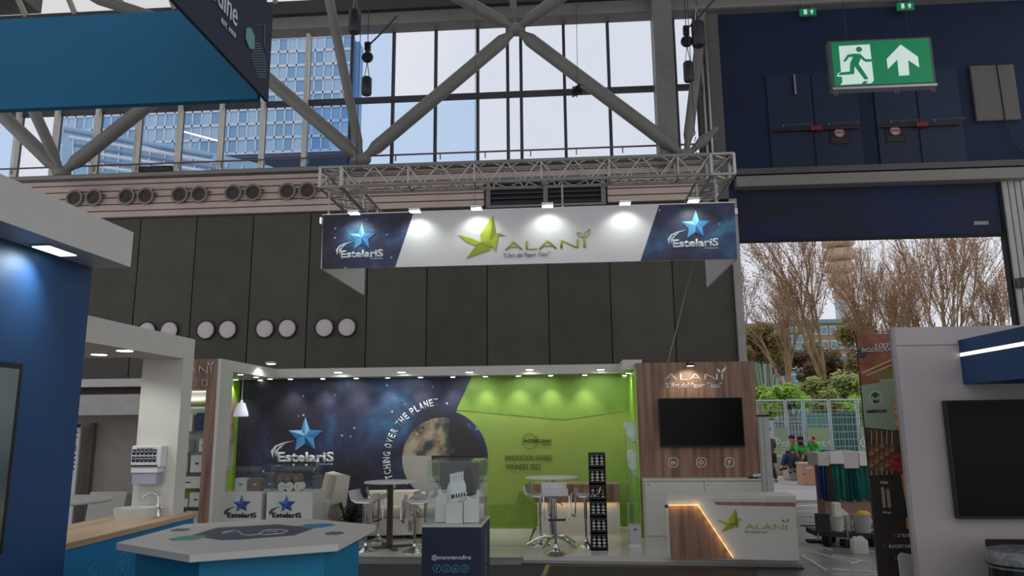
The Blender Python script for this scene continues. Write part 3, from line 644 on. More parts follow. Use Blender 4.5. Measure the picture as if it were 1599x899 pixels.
# trees beyond the roller door
BARK = mat('bark_brown', (140, 116, 88), .9, rgb2=(172, 146, 110), scale=3); BUD = mat('bud_russet', (196, 152, 118), .9, rgb2=(170, 116, 92), scale=30)
def tree(name, label, x, y, h, seed, lean=0, spread=.42, buds=BUD, nb=2200, bsize=.05, bark=BARK, levels=5, cat='tree', fork=.15):
    rnd = random.Random(seed); t = thing(name, label, cat, (x, y, 0), 'bare trees beyond the roller door' if cat == 'tree' else None)
    wood = MB(); tips = []
    def grow(p, d, L, r, lv):
        n = 4 if lv < 2 else 3; pts = [p]; q = p.copy(); dd = d.copy()
        for k in range(n):
            dd = (dd + Vector((rnd.uniform(-1, 1), rnd.uniform(-1, 1), rnd.uniform(-.2, .5)))*.10).normalized(); q = q + dd*(L/n); pts.append(q)
        wood.tube(pts, [max(.007, r*(1-.5*k/n)) for k in range(n+1)], 6 if lv < 2 else 3, cap=False)
        if lv >= levels-1: tips.extend([(a, dd) for a in pts[1:]])
        if lv >= levels: return
        m = rnd.choice((3, 4)) if lv else 5
        for k in range(m):
            f = rnd.uniform(.35, 1) if lv else rnd.uniform(.75, 1); a = rnd.uniform(0, 6.283); i = min(n-1, int(f*n)); base = pts[i].lerp(pts[i+1], f*n-i) if i < n else pts[-1]
            s = spread*(1.0 if lv else .8)*rnd.uniform(.6, 1.3)
            o = dd.orthogonal().normalized(); o = Matrix.Rotation(a, 3, dd) @ o
            nd = (dd + o*s + Vector((0, 0, .12))).normalized(); grow(base, nd, L*rnd.uniform(.55, .8)*(1.6 if lv == 0 else 1), r*.5*rnd.uniform(.8, 1.1), lv+1)
    grow(Vector((x, y, 0)), Vector((lean, 0, 1)).normalized(), h*fork, h*.0085, 0)
    wood.build('branches', bark, t)
    bu = MB()
    for _ in range(nb):
        p, d = rnd.choice(tips); p = p + Vector((rnd.gauss(0, .12), rnd.gauss(0, .12), rnd.gauss(0, .12))); s = bsize*rnd.uniform(.6, 1.5)
        a = Vector((rnd.uniform(-1, 1), rnd.uniform(-1, 1), rnd.uniform(-1, 1))).normalized()*s; b = a.orthogonal().normalized()*s*.6
        bu.add([p-a, p+b, p+a, p-b], [(0, 1, 2, 3)])
    o = bu.build('buds', buds, t); o['kind'] = 'stuff'
    return t
TY = 34
tspec = [(1166, TY+1, 19, 1, -.02), (1236, TY+6, 20, 2, -.06), (1318, TY-2, 22, 3, -.10), (1345, TY+9, 22, 9, .04), (1398, TY+3, 21, 4, .02), (1452, TY+8, 22, 5, .05), (1500, TY-1, 22, 6, -.10), (1562, TY+5, 20, 8, -.05)]
tw_ = ['bare budding tree at the left door jamb, farthest left in the opening', 'bare leaning tree second from the left in the door opening', 'tall forked bare tree rising left of the poster wall', 'upright bare tree just right of the forked one',
       'bare tree rising straight above the food poster panel', 'bare tree leaning right above the white stand wall', 'thick bare tree leaning left over the blue box', 'bare tree farthest right beside the door jamb']
for (px, yy, h, sd, ln), l in zip(tspec, tw_):
    x = on(px, 640, Y=yy).x; tree('bare_tree', l, x, yy, h, sd, ln, nb=3000, spread=.36)
# fresh green bushes behind the fence
LG = mat('spring_leaf', (150, 190, 70), .8, rgb2=(180, 210, 90), scale=6); LG2 = mat('spring_leaf_pale', (160, 175, 95), .8, rgb2=(186, 190, 120), scale=6)
LB = mat('thicket_brown', (150, 122, 88), .9, rgb2=(120, 104, 80), scale=3); LY = mat('thicket_olive', (168, 152, 86), .9, rgb2=(146, 140, 92), scale=3)
def bush(name, label, cx_, cy_, rx, rz, yd, m, seed, n=2600, s=.10, cat='bush', layers=14):
    rnd = random.Random(seed); c = on(cx_, cy_, Y=yd); k = on(cx_+1, cy_, Y=yd).x-c.x; rx *= k; rz *= k
    t = thing(name, label, cat, (c.x, yd, 0)); mb = MB(); blobs = []
    for _ in range(layers):
        a = rnd.uniform(0, 6.28); f = rnd.uniform(.2, .95)
        blobs.append((Vector((c.x+rx*f*math.cos(a), yd+rnd.uniform(-.8, .8), c.z+rz*f*math.sin(a))), rnd.uniform(.25, .45)*min(rx, rz)))
    for _ in range(n):
        b, r = rnd.choice(blobs); d = Vector((rnd.gauss(0, 1), rnd.gauss(0, 1), rnd.gauss(0, .6))).normalized()*r*rnd.uniform(.5, 1.15); p = b+d
        if p.z < .1: continue
        a = Vector((rnd.uniform(-1, 1), rnd.uniform(-1, 1), rnd.uniform(-.5, .5))).normalized()*s*rnd.uniform(.6, 1.4); q = a.orthogonal().normalized()*s*.5
        mb.add([p-a, p+q, p+a, p-q], [(0, 1, 2, 3)])
    o = mb.build('foliage', m, t); o['kind'] = 'stuff'
    w = MB()
    for b, r in blobs: w.tube([(c.x+rnd.uniform(-.3, .3), yd, 0), ((c.x+b.x)/2, yd, b.z*.5), b], [.05, .035, .01], 5)
    w.build('branches', BARK, t); return t
bush('green_bush', 'bright fresh green bush behind the fence beside the wooden wall', 1218, 622, 36, 32, 30.5, LG, 11, 6500, .11)
bush('green_bush', 'pale green bush behind the fence, right of the bright one', 1292, 610, 46, 36, 32, LG2, 12, 5200, .11)
bush('green_bush', 'broad low green bush in the gap before the food poster', 1340, 632, 32, 22, 31, LG, 13, 1800, .10)
bush('thicket', 'yellow green budding thicket behind the left bare tree', 1190, 545, 50, 40, 44, LY, 14, 7000, .13, 'thicket', 20)
bush('thicket', 'russet brown thicket beyond the bushes at mid opening', 1270, 560, 60, 42, 46, LB, 15, 6500, .12, 'thicket', 20)
bush('thicket', 'olive brown thicket behind the poster edge', 1345, 545, 45, 62, 43, LY, 16, 5500, .12, 'thicket', 20)
# buildings beyond
def far_building(label, xa, ya, xb, yb, yd, m, nx, nz, mw):
    A = on(xa, ya, Y=yd); B = on(xb, yb, Y=yd); t = thing('office_building', label, 'building', ((A.x+B.x)/2, yd, 0))
    MB().box(A.x, B.x, yd, yd+10, 0, A.z).build('wall', m, t); dx = (B.x-A.x)/nx; dz = (A.z-B.z)/nz
    for i in range(nx):
        for k in range(nz):
            f = MB().box(A.x+i*dx+.12*dx, A.x+(i+1)*dx-.12*dx, yd-.12, yd, B.z+k*dz+.2*dz, B.z+(k+1)*dz-.2*dz).build('window', mat('far_window_frame', (205, 208, 205), .5), t)
            MB().box(A.x+i*dx+.2*dx, A.x+(i+1)*dx-.2*dx, yd-.16, yd-.12, B.z+k*dz+.28*dz, B.z+(k+1)*dz-.28*dz).build('pane', mw, f)
    MB().box(A.x-.2, B.x+.2, yd-.3, yd+10, A.z, A.z+.4).build('roof_edge', mat('roof_edge_teal', (110, 150, 140), .6), t); return t
WGL = mat('far_pane', (110, 140, 160), .2)
far_building('low ochre and orange office block far behind the bushes', 1226, 506, 1345, 640, 78, mat('ochre_wall', (172, 132, 96), .8, rgb2=(150, 128, 112), scale=.2), 8, 6, WGL)
far_building('low yellow green block far off at the left door jamb', 1120, 512, 1224, 640, 84, mat('yellow_green_wall', (176, 172, 96), .8), 7, 6, WGL)
far_building('grey teal glazed office block far behind, left of the ochre one', 1215, 520, 1260, 600, 74, mat('teal_wall', (120, 160, 150), .6), 3, 4, WGL)
# round brown tower far away
c = on(1314, 480, Y=90); t = thing('round_tower', 'slim far tower with stacked brown discs, behind the bare trees', 'tower', (c.x, 90, 0))
MB().lathe((c.x, 90, 0), [(.75, 0), (.7, c.z+5)], 16).build('shaft', mat('pale_shaft', (190, 200, 205), .6), t, True)
zb_ = on(1314, 452, Y=90).z
for k in range(7):
    r = (1.2, 1.4, 1.6, 1.8, 1.9, 2.0, 2.0)[k]; MB().lathe((c.x+.3, 90, zb_+k*1.6-1.2), [(r*.8, 0), (r, .3), (r, 1.1), (r*.8, 1.3)], 20).build('disc_floor', mat('tower_brown', (196, 168, 144), .7), t, True)
# fence with mesh panels and printed screens
FY = 27.0
fn = thing('mesh_fence', 'galvanised mesh construction fence with pale printed screens', 'fence', (8, FY, 0))
FM = mat('galvanised', (190, 205, 205), .4, metal=.3)
fp = [1184, 1231, 1259, 1300, 1344, 1392, 1450]
for a in range(len(fp)-1):
    P0 = on(fp[a], 700, Y=FY); P1 = on(fp[a+1], 700, Y=FY); zt = on(fp[a], 652, Y=FY).z
    pn = MB()
    for x in (P0.x+.03, P1.x-.03): pn.tube([(x, FY, 0), (x, FY, 2.35)], .03, 6)
    pn.tube([(P0.x+.03, FY, 2.35), (P1.x-.03, FY, 2.35)], .03, 6)
    o = pn.build('frame', FM, fn); w = MB(); k = 0
    while P0.x+.1+k*.16 < P1.x-.05: w.tube([(P0.x+.1+k*.16, FY, .1), (P0.x+.1+k*.16, FY, 2.35)], .005, 3, False); k += 1
    for k in range(9): w.tube([(P0.x, FY, .25+.25*k), (P1.x, FY, .25+.25*k)], .011, 3, False)
    m_ = w.build('wire_mesh', FM, fn); m_['kind'] = 'stuff'
SCR = mat('screen_pale_green', (150, 170, 128), .8, var=.06, scale=2)
for i, (xa, xb, ya, yb) in enumerate(((1208, 1231, 667, 710), (1260, 1297, 668, 712), (1343, 1362, 665, 722))):
    A = on(xa, ya, Y=FY-.05); B = on(xb, yb, Y=FY-.05)
    s = MB().box(A.x, B.x, FY-.07, FY-.05, B.z, A.z).build('screen', SCR, fn)
    if i < 2:
        off = 0 if i else 1
        ptext('rent.nl', (1219.5 if i == 0 else 1272.5), 697.5, (1230.5 if i == 0 else 1296), 697, 11, LINEW, s, bold=.03, Y=FY-.08)
        ring_px((1213 if i == 0 else 1266.5), 688, 5.6, 1.6, LINEW, s, Y=FY-.08); ptext('e', (1210.6 if i == 0 else 1264), 691.5, (1215.4 if i == 0 else 1269), 691.5, 6.5, LINEW, s, bold=.03, Y=FY-.085)
    else:
        ring_px(1351, 690, 8, 2, LINEW, s, Y=FY-.08); ptext('e', 1347.5, 694, 1354, 694, 8, LINEW, s, bold=.03, Y=FY-.085)
# teal containers behind the fence
for i, (xa, xb, ya, l) in enumerate(((1257, 1298, 645, 'teal steel site container behind the fence, left one'), (1299, 1346, 643, 'dark teal steel site container behind the fence, right one'), (1207, 1256, 656, 'grey white site unit behind the fence near the booth post'))):
    A = on(xa, ya, Y=FY+1.5); B = on(xb, 700, Y=FY+1.5); t = thing('site_container', l, 'container', ((A.x+B.x)/2, FY+2.5, 0))
    m = mat(('teal_container', 'teal_container_dark', 'grey_container')[i], ((112, 160, 148), (76, 118, 110), (155, 163, 165))[i], .5)
    MB().box(A.x, B.x, FY+1.5, FY+3.6, .1, A.z).build('body', m, t)
    for k in range(9): x = A.x+(B.x-A.x)*(k+.5)/9; MB().box(x-.04, x+.04, FY+1.45, FY+1.5, .15, A.z-.1).build('rib', m, t)
    MB().box(A.x, B.x, FY+1.42, FY+1.5, A.z-.1, A.z).build('top_rail', m, t)
# concrete blocks, box
BC = mat('block_concrete', (182, 176, 160), .9, rgb2=(160, 158, 138), scale=3, bump=.3, bscale=30)
def block(l, xa, xb, yt, yf, dep=.6):
    A = on(xa, yf, Z=0); B = on(xb, yf, Z=0); zt = on(xa, yt, Y=A.y).z
    o = MB().bbox(A.x, B.x, A.y, A.y+dep, 0, zt, .03).build('concrete_block', BC); tag(o, l, 'block'); return A, B, zt
block('long concrete block seat left of the three seated workers, beside the booth post', 1207, 1231, 712, 742, .6)
bA, bB, bZ = block('concrete block seat under the seated workers in green', 1234, 1253, 717, 749.5, .7)
o = MB().bbox(bB.x+.02, bB.x+1.3, bA.y+.5, bA.y+1.2, 0, bZ, .03).build('concrete_block', BC); tag(o, 'concrete block behind the cardboard box', 'block')
A = on(1254.5, 757, Z=0); B = on(1276, 757, Z=0); zt = on(1254, 725, Y=A.y).z
t = thing('packing_case', 'salmon brown plain packing case standing before the concrete seat', 'box', ((A.x+B.x)/2, A.y, 0))
PCM = mat('kraft_salmon', (205, 160, 130), .8)
MB().bbox(A.x, B.x, A.y, A.y+.5, 0, zt, .01).build('body', PCM, t)
MB().box(A.x-.02, B.x+.02, A.y-.02, A.y+.52, zt, zt+.04).build('lid', mat('kraft_light', (222, 182, 152), .8), t)
MB().box((A.x+B.x)/2-.08, (A.x+B.x)/2+.08, A.y-.012, A.y, zt-.1, zt-.06).build('hand_hole', LINEW, t)
MB().box(A.x+.03, A.x+.06, A.y-.012, A.y, zt*.5, zt*.55).build('mark', DKTXT, t)

# ---- people
SKIN = mat('skin_a', (190, 140, 112), .6); SKIN2 = mat('skin_b', (140, 98, 76), .6); HAIR = mat('dark_hair', (40, 30, 26), .8)
SHG = mat('green_work_shirt', (70, 200, 80), .8, var=.08); SHY = mat('grey_yoke', (84, 88, 96), .8); JEAN = mat('blue_jeans', (48, 62, 104), .8, var=.1); TRO = mat('dark_trousers', (52, 54, 64), .8); SHOE = mat('dark_shoe', (34, 34, 38), .6)
def skin(name, verts, edges, rad, m, parent, sub=1, root=0):
    me = bpy.data.meshes.new(name); off = wloc(parent); me.from_pydata([Vector(v)-off for v in verts], edges, []); o = bpy.data.objects.new(name, me); COL.objects.link(o)
    o.modifiers.new('s', 'SKIN'); 
    for i, r in enumerate(rad): 
        q = me.skin_vertices[0].data[i]; q.radius = r if isinstance(r, tuple) else (r, r)
    me.skin_vertices[0].data[root].use_root = True
    sb = o.modifiers.new('u', 'SUBSURF'); sb.levels = sub; sb.render_levels = sub
    dg = bpy.context.evaluated_depsgraph_get(); dg.update(); e = o.evaluated_get(dg); me2 = bpy.data.meshes.new_from_object(e); bpy.data.objects.remove(o)
    me2.materials.clear(); me2.materials.append(m); me2.polygons.foreach_set('use_smooth', [True]*len(me2.polygons)); me2.polygons.foreach_set('material_index', [0]*len(me2.polygons))
    ob = bpy.data.objects.new(name, me2); COL.objects.link(ob); ob.parent = parent; return ob
def person(label, J, skinm, shirt, trou, hairm=HAIR, yoke=None, base=None, beard=False, cap=False):
    """J: joints dict pelvis, chest, neck, head, sL,eL,hL, sR,eR,hR, kL,fL, kR,fR ; face: unit vector"""
    J = {k: Vector(v) for k, v in J.items()}; b = base or Vector((J['pelvis'].x, J['pelvis'].y, 0))
    t = thing('person', label, 'person', b); F = J['face'].normalized(); hd = J['head']; side = F.cross(Vector((0, 0, 1))).normalized()
    vs = [J['pelvis'], J['chest'], J['neck'], hd-Vector((0, 0, .05)), hd+Vector((0, 0, .06))]; ed = [(0, 1), (1, 2), (2, 3), (3, 4)]; rd = [(.13, .10), (.15, .11), .055, .078, .082]
    def chain(root, pts, rs):
        k = root
        for p, r in zip(pts, rs): vs.append(Vector(p)); rd.append(r); ed.append((k, len(vs)-1)); k = len(vs)-1
        return k
    for s in 'LR':
        d = (J['h'+s]-J['e'+s]).normalized()
        k = chain(1, [J['s'+s], J['e'+s], J['h'+s]-d*.06, J['h'+s]], [.055, .042, .03, (.038, .022)])
        o = d.orthogonal().normalized(); o = (F - d*F.dot(d)); o = o.normalized() if o.length > .1 else d.orthogonal().normalized(); pl = d.cross(o).normalized()
        for q, L in ((-.03, .07), (-.01, .085), (.01, .08), (.03, .06)): chain(k, [J['h'+s]+d*.03+pl*q, J['h'+s]+d*(.03+L*.6)+pl*q*1.2, J['h'+s]+d*(.02+L)+pl*q*1.2+o*.02], [.010, .009, .008])
        chain(k, [J['h'+s]+pl*(-.045)+d*.0, J['h'+s]+pl*(-.055)+d*.045], [.011, .009])
        hip = J['pelvis']+side*(.09 if (J['k'+s]-J['pelvis']).dot(side) > 0 else -.09)
        fd = (F-Vector((0, 0, F.z))).normalized()
        chain(0, [hip, J['k'+s], J['f'+s], J['f'+s]+fd*.16-Vector((0, 0, .03))], [.085, .06, .042, .035])
    skin('body', vs, ed, rd, skinm, t)
    # clothes follow the same joints, a little larger
    v = [J['pelvis'], (J['pelvis']+J['chest'])/2, J['chest'], J['neck']-Vector((0, 0, .05))]; e = [(0, 1), (1, 2), (2, 3)]; r = [(.17, .13), (.165, .13), (.18, .13), .07]
    for s in 'LR':
        m_ = J['s'+s].lerp(J['e'+s], .9 if shirt is not SHG or J.get('long') else .75); n = len(v); v += [J['s'+s], m_]; r += [.078, .062]; e += [(2, n), (n, n+1)]
    skin('shirt', v, e, r, shirt, t)
    if yoke: skin('shirt_yoke', [J['chest']+Vector((0, 0, .04)), J['neck']-Vector((0, 0, .06)), J['sL']+Vector((0, 0, .01)), J['sR']+Vector((0, 0, .01))], [(0, 1), (0, 2), (0, 3)], [(.17, .13), .075, .082, .082], yoke, t)
    v = [J['pelvis']]; e = []; r = [(.165, .13)]
    for s in 'LR':
        hip = J['pelvis']+side*(.09 if (J['k'+s]-J['pelvis']).dot(side) > 0 else -.09); n = len(v)
        v += [hip, J['k'+s], J['f'+s]+(J['k'+s]-J['f'+s])*.12]; r += [.10, .078, .06]; e += [(0, n), (n, n+1), (n+1, n+2)]
    skin('trousers', v, e, r, trou, t)
    for s in 'LR':
        fd = (F-Vector((0, 0, F.z))).normalized(); f = J['f'+s]
        skin('shoe', [f-fd*.05-Vector((0, 0, .01)), f+fd*.07-Vector((0, 0, .035)), f+fd*.17-Vector((0, 0, .04))], [(0, 1), (1, 2)], [.05, .045, .038], SHOE, t)
    # face and hair
    mb = MB(); mb.ball(hd+F*.098+Vector((0, 0, -.005)), .018, (.8, .8, 1.3), 8, 6); mb.build('nose', skinm, t, 'all')
    for s in (-1, 1):
        MB().ball(hd+side*s*.085+Vector((0, 0, 0)), .025, (.5, .8, 1.2), 8, 6).build('ear', skinm, t, 'all'); MB().ball(hd+F*.084+side*s*.032+Vector((0, 0, .02)), .011, (1, 1, .7), 8, 6).build('eye', DKTXT, t)
    MB().ball(hd+F*.084+Vector((0, 0, -.05)), .022, (1, .5, .3), 8, 6).build('mouth', mat('lip', (150, 84, 76), .6), t)
    if hairm: MB().ball(hd-F*.030+Vector((0, 0, .058)), .092, (1, 1, .78), 14, 10).build('hair', hairm, t, 'all')
    if beard: MB().ball(hd+F*.03+Vector((0, 0, -.06)), .075, (.95, .95, .75), 12, 8).build('beard', hairm or HAIR, t, 'all')
    return t
PY = bA.y+.25
def G(x, y, yy=None, dy=0): return on(x, y, Y=(yy or PY)+dy)
# man in the middle, looking down, forearms on thighs
person('seated man with dark beard, green shirt with grey shoulders, hands between knees', dict(face=(-.15, -1, -.35), pelvis=G(1252, 710), chest=G(1251, 700), neck=G(1250, 693.5, dy=-.05), head=G(1250, 688, dy=-.1),
    sL=G(1244.5, 697.5), eL=G(1244, 707, dy=-.2), hL=G(1247, 712, dy=-.42), sR=G(1257.5, 697.5), eR=G(1258, 707, dy=-.2), hR=G(1252, 712.5, dy=-.42),
    kL=G(1237, 713, dy=-.45), fL=G(1233, 735, dy=-.5), kR=G(1245, 715, dy=-.5), fR=G(1240, 733, dy=-.45)), SKIN2, SHG, TRO, HAIR, SHY, beard=True)
person('seated man at left in green shirt and blue jeans, hand raised to his face', dict(face=(-.5, -.8, -.2), pelvis=G(1241, 709, dy=.25), chest=G(1239, 698, dy=.25), neck=G(1237.5, 692, dy=.2), head=G(1236, 686, dy=.15),
    sL=G(1233, 697, dy=.2), eL=G(1233, 705, dy=0), hL=G(1235.5, 692, dy=-.05), sR=G(1244, 697, dy=.2), eR=G(1243, 706, dy=0), hR=G(1235, 707, dy=-.3),
    kL=G(1226, 712, dy=-.2), fL=G(1221, 730, dy=-.3), kR=G(1232, 713, dy=-.2), fR=G(1227, 729, dy=-.3)), SKIN, SHG, JEAN, HAIR)
p = G(1231, 706, dy=-.35); o = MB().bbox(p.x-.08, p.x+.08, p.y-.01, p.y+.01, p.z-.04, p.z+.04, .005).build('phone', BLACK); tag(o, 'dark phone on the lap of the seated man at left', 'phone')
person('seated man at right in long green jacket, arm raised over his face', dict(long=(1, 0, 0), face=(-.4, -.9, 0), pelvis=G(1271, 712, dy=.1), chest=G(1273, 700, dy=.1), neck=G(1270.5, 693, dy=.05), head=G(1267.5, 688, dy=0),
    sL=G(1266.5, 696, dy=0), eL=G(1262.5, 689, dy=-.25), hL=G(1264.5, 684, dy=-.15), sR=G(1278.5, 698, dy=.1), eR=G(1273, 691, dy=-.25), hR=G(1266, 684.5, dy=-.12),
    kL=G(1260, 713, dy=-.4), fL=G(1256, 732, dy=-.3), kR=G(1265, 714, dy=-.4), fR=G(1262, 733, dy=-.3)), SKIN, SHG, TRO, HAIR)
WP = on(1213, 752, Z=0)
def H(x, y, dy=0): return on(x, y, Y=WP.y+dy)
person('walking man half hidden behind the pale booth post, bare arms, dark trousers', dict(face=(-1, -.2, 0), pelvis=H(1200, 715), chest=H(1199, 692), neck=H(1198, 682), head=H(1197, 673),
    sL=H(1191, 688, -.1), eL=H(1187.5, 700, -.15), hL=H(1187, 713, -.2), sR=H(1207, 688, .1), eR=H(1209.5, 701, .15), hR=H(1207, 713, .1),
    kL=H(1199, 732, -.1), fL=H(1195, 750, -.1), kR=H(1207, 732, .1), fR=H(1212.5, 750.5, .05)), SKIN, mat('dark_shirt', (54, 50, 52), .8), TRO)
# grey jacket lying on the blocks
rnd = random.Random(3); mb = MB(); p = on(1283, 714, Y=14.0)

# ---- skip with blankets, cart and buckets
KY = 12.2
def K(x, y, yy=KY): return on(x, y, Y=yy)
t = thing('crate_wagon', 'tall crate draped with white cloth and teal moving blankets', 'crate', (K(1335, 800).x, KY, 0))
a0, a1 = K(1278, 725), K(1420, 730); zb2 = .35
MB().bbox(a0.x+.06, a1.x, KY+.05, KY+.42, .12, a0.z, .02).build('wooden_body', mat('brown_board', (150, 118, 98), .8, var=.12, scale=3), t)
zz = K(1283, 782).z
for (xa, xb, c) in ((1275, 1291, (50, 66, 112)), (1291, 1298, (132, 96, 66)), (1298, 1322, (34, 112, 104)), (1322, 1336, (30, 86, 100)), (1336, 1362, (36, 118, 106)), (1362, 1392, (34, 105, 100))):
    A = K(xa, 728); B = K(xb, 780); mb = MB(); n = 8; top = [(A.x+(K(xb, 728).x-A.x)*k/n, KY-.01-.03*math.sin(k*1.9+xa), a0.z) for k in range(n+1)]
    bot = [(A.x+.12*0+(K(xb, 728).x-A.x)*k/n+.0, KY+.0-.05*math.sin(k*1.9+xa+.6), B.z+.03*math.sin(k+xa)) for k in range(n+1)]
    vs = top+bot+[(x, y+.03, z) for x, y, z in top+bot]; N = n+1
    fs = [(k, k+1, N+k+1, N+k) for k in range(n)] + [(2*N+k, 2*N+k+1, 3*N+k+1, 3*N+k) for k in range(n)] + [(N+k, N+k+1, 3*N+k+1, 3*N+k) for k in range(n)]
    lab(mb.add(vs, fs).build('blanket', mat('blanket_%d' % xa, c, .9, var=.15, scale=4), t), '%s blanket' % {1275: 'dark blue', 1291: 'brown', 1298: 'teal green', 1322: 'dark petrol', 1336: 'green', 1362: 'green'}[xa])
for k, xa in enumerate((1274, 1292, 1314, 1338, 1360, 1382)):
    A = K(xa, 706); B = K(xa+(20, 24, 26, 24, 24, 26)[k], (727, 724, 731, 727, 729, 727)[k])
    MB().bbox(A.x, B.x, KY-.06-.01*(k % 2), KY+.46, B.z, A.z+.01*(k % 3), .02).build('white_cloth', mat('white_cloth_a' if k % 2 else 'white_cloth_b', (228, 222, 214) if k % 2 else (205, 198, 188), .9, var=.06), t)
for x in (a0.x+.2, a1.x-.3): MB().lathe((x, KY+.25, .065), [(.06, -.03), (.065, 0), (.06, .03)], 14, (1, 0, 0)).build('castor', RUBBER, t)
p = K(1286, 709, KY+.2); mb = MB()
for k in range(7): mb.ball(p+Vector((rnd.uniform(-.02, .36), rnd.uniform(-.15, .15), rnd.uniform(-.02, .04))), .09, (1.2, 1, .45), 10, 6)
o = mb.build('jacket', mat('grey_jacket', (82, 90, 110), .9, var=.2, scale=8), None, 'all'); tag(o, 'crumpled grey blue jacket on top of the draped crate', 'jacket')
CY = 10.3
def Cc(x, y, yy=CY): return on(x, y, Y=yy)
t = thing('platform_cart', 'low black platform cart with end board carrying buckets', 'cart', (Cc(1330, 830).x, CY+.3, 0))
A = Cc(1273, 829); B = Cc(1395, 838); zc = A.z; BKB = mat('cart_black', (34, 33, 34), .6)
MB().add([(A.x, CY, zc-.06), (B.x, CY, zc-.12), (B.x, CY+.4, zc-.12), (A.x, CY+.4, zc-.06), (A.x, CY, zc), (B.x, CY, zc-.06), (B.x, CY+.4, zc-.06), (A.x, CY+.4, zc)],
         [(0, 1, 2, 3), (4, 5, 6, 7), (0, 1, 5, 4), (1, 2, 6, 5), (2, 3, 7, 6), (3, 0, 4, 7)]).build('deck', BKB, t)
A1 = Cc(1272, 801); B1 = Cc(1297, 829); MB().bbox(A1.x, B1.x, CY-.02, CY+.02, B1.z-.02, A1.z, .01).build('end_board', BKB, t)
for (px, yy) in ((1293, CY), (1362, CY), (1300, CY+.3), (1372, CY+.3)):
    p = Cc(px, 840, yy); w = MB().lathe((p.x, yy+.05, .085), [(.05, -.02), (.085, -.018), (.085, .018), (.05, .02)], 18, (1, .25, 0)).build('castor_wheel', RUBBER, t, True)
    MB().tube([(p.x, yy+.05, .085), (p.x+.02, yy+.05, zc-.06)], .015, 6).build('castor_fork', DARKST, w)
for px in (1277, 1323): MB().tube([Cc(px, 828), Cc(px+1, 838), Cc(px-1, 844)], .012, 6).build('hook', GREY, t)
def bucket(l, xa, xb, ya, yb, m, yy, cat='bucket', rim=None, name='bucket'):
    A = Cc(xa, ya, yy); B = Cc(xb, yb, yy); r = (B.x-A.x)/2; c = Vector(((A.x+B.x)/2, yy, B.z)); h = A.z-B.z
    t = thing(name, l, cat, c)
    MB().lathe(c, [(r*.80, 0), (r*.97, h), (r*.93, h), (r*.78, .02)], 24, cap=False).build('body', m, t, True)
    MB().lathe(c, [(r*.80, 0), (r*.80, .01)], 24).build('base', m, t)
    MB().lathe(c+Vector((0, 0, h-.015)), [(r*.96, 0), (r*1.02, 0), (r*1.02, .02), (r*.96, .02)], 24, cap=False).build('rim', rim or m, t, True)
    return t, c, h, r
BKW = mat('bucket_white', (196, 192, 182), .5); BKG = mat('bucket_grey', (165, 162, 155), .5)
bucket('small white bucket with green rim at the left of the cart', 1294, 1319, 806, 829.5, BKW, CY+.2, rim=mat('rim_green', (150, 190, 130), .5))
bucket('narrow white bucket in the middle of the cart', 1317, 1332, 804, 831, BKW, CY+.28)
_, c, h, r = bucket('large grey bucket with a yellow cloth at the right of the cart', 1330, 1362, 802, 836, BKG, CY+.22)
o = MB().ball(c+Vector((.03, 0, h+.0)), r*.75, (1, .8, .5), 14, 8).build('yellow_cloth', mat('yellow_cloth', (235, 185, 40), .8, var=.1)); tag(o, 'yellow cloth heaped in the large grey bucket', 'cloth')
A = Cc(1299, 784, CY+.25); B = Cc(1312, 806, CY+.25)
t = thing('paper_bag', 'upright white bag standing in the small bucket', 'bag', ((A.x+B.x)/2, CY+.25, B.z))
MB().bbox(A.x, B.x, CY+.18, CY+.3, B.z-.02, A.z, .012).build('body', mat('bag_white', (225, 220, 212), .7), t)
MB().prism([(B.x, CY+.25, A.z-.05), (B.x+.13, CY+.25, B.z+.02), (B.x, CY+.25, B.z)], (0, .03, 0)).build('flap', mat('bag_white'), t)
p0 = on(1334, 866, Z=0); p1 = on(1358, 866, Z=0); zj = on(1334, 838, Y=p0.y).z
def jerry(l, x0, x1, y, z0, z1, m, dep=.12, name='jerrycan', cat='canister', capm=None, group=None):
    t = thing(name, l, cat, ((x0+x1)/2, y+dep/2, z0), group); w = x1-x0; h = z1-z0
    MB().bbox(x0, x1, y, y+dep, z0, z0+h*.82, min(w, dep)*.16).build('body', m, t, True)
    MB().prism([(x0+.06*w, y+.15*dep, z0+h*.8), (x1-.06*w, y+.15*dep, z0+h*.8), (x1-.18*w, y+.2*dep, z0+h*.90), (x0+.3*w, y+.2*dep, z0+h*.90)], (0, dep*.66, 0)).build('shoulder', m, t)
    MB().tube([(x0+.42*w, y+dep/2, z0+h*.86), (x0+.45*w, y+dep/2, z0+h*.97), (x1-.3*w, y+dep/2, z0+h*.98), (x1-.12*w, y+dep/2, z0+h*.84)], w*.05, 7).build('handle', m, t, True)
    MB().lathe((x0+.24*w, y+dep/2, z0+h*.84), [(w*.13, 0), (w*.13, h*.12), (w*.1, h*.14)], 14).build('cap', capm or m, t, True); return t
jerry('translucent white jerrycan standing on the floor before the cart', p0.x, p1.x, p0.y, 0, zj, mat('jerry_white', (212, 208, 196), .5), .13)
p = on(1262, 846, Z=0); mb = MB()
for k in range(9): mb.tube([p+Vector((random.uniform(-.02, .25), random.uniform(-.1, .1), .015)) for _ in range(4)], .013, 5)
o = mb.build('hose_bundle', DARKST); tag(o, 'tangled dark hose lying on the floor left of the cart', 'hose')
p = on(1326, 856, Z=0); o = MB().bbox(p.x-.05, p.x+.08, p.y, p.y+.2, 0, .09, .01).build('black_case', BLACK); tag(o, 'flat black case on the floor under the cart', 'case')
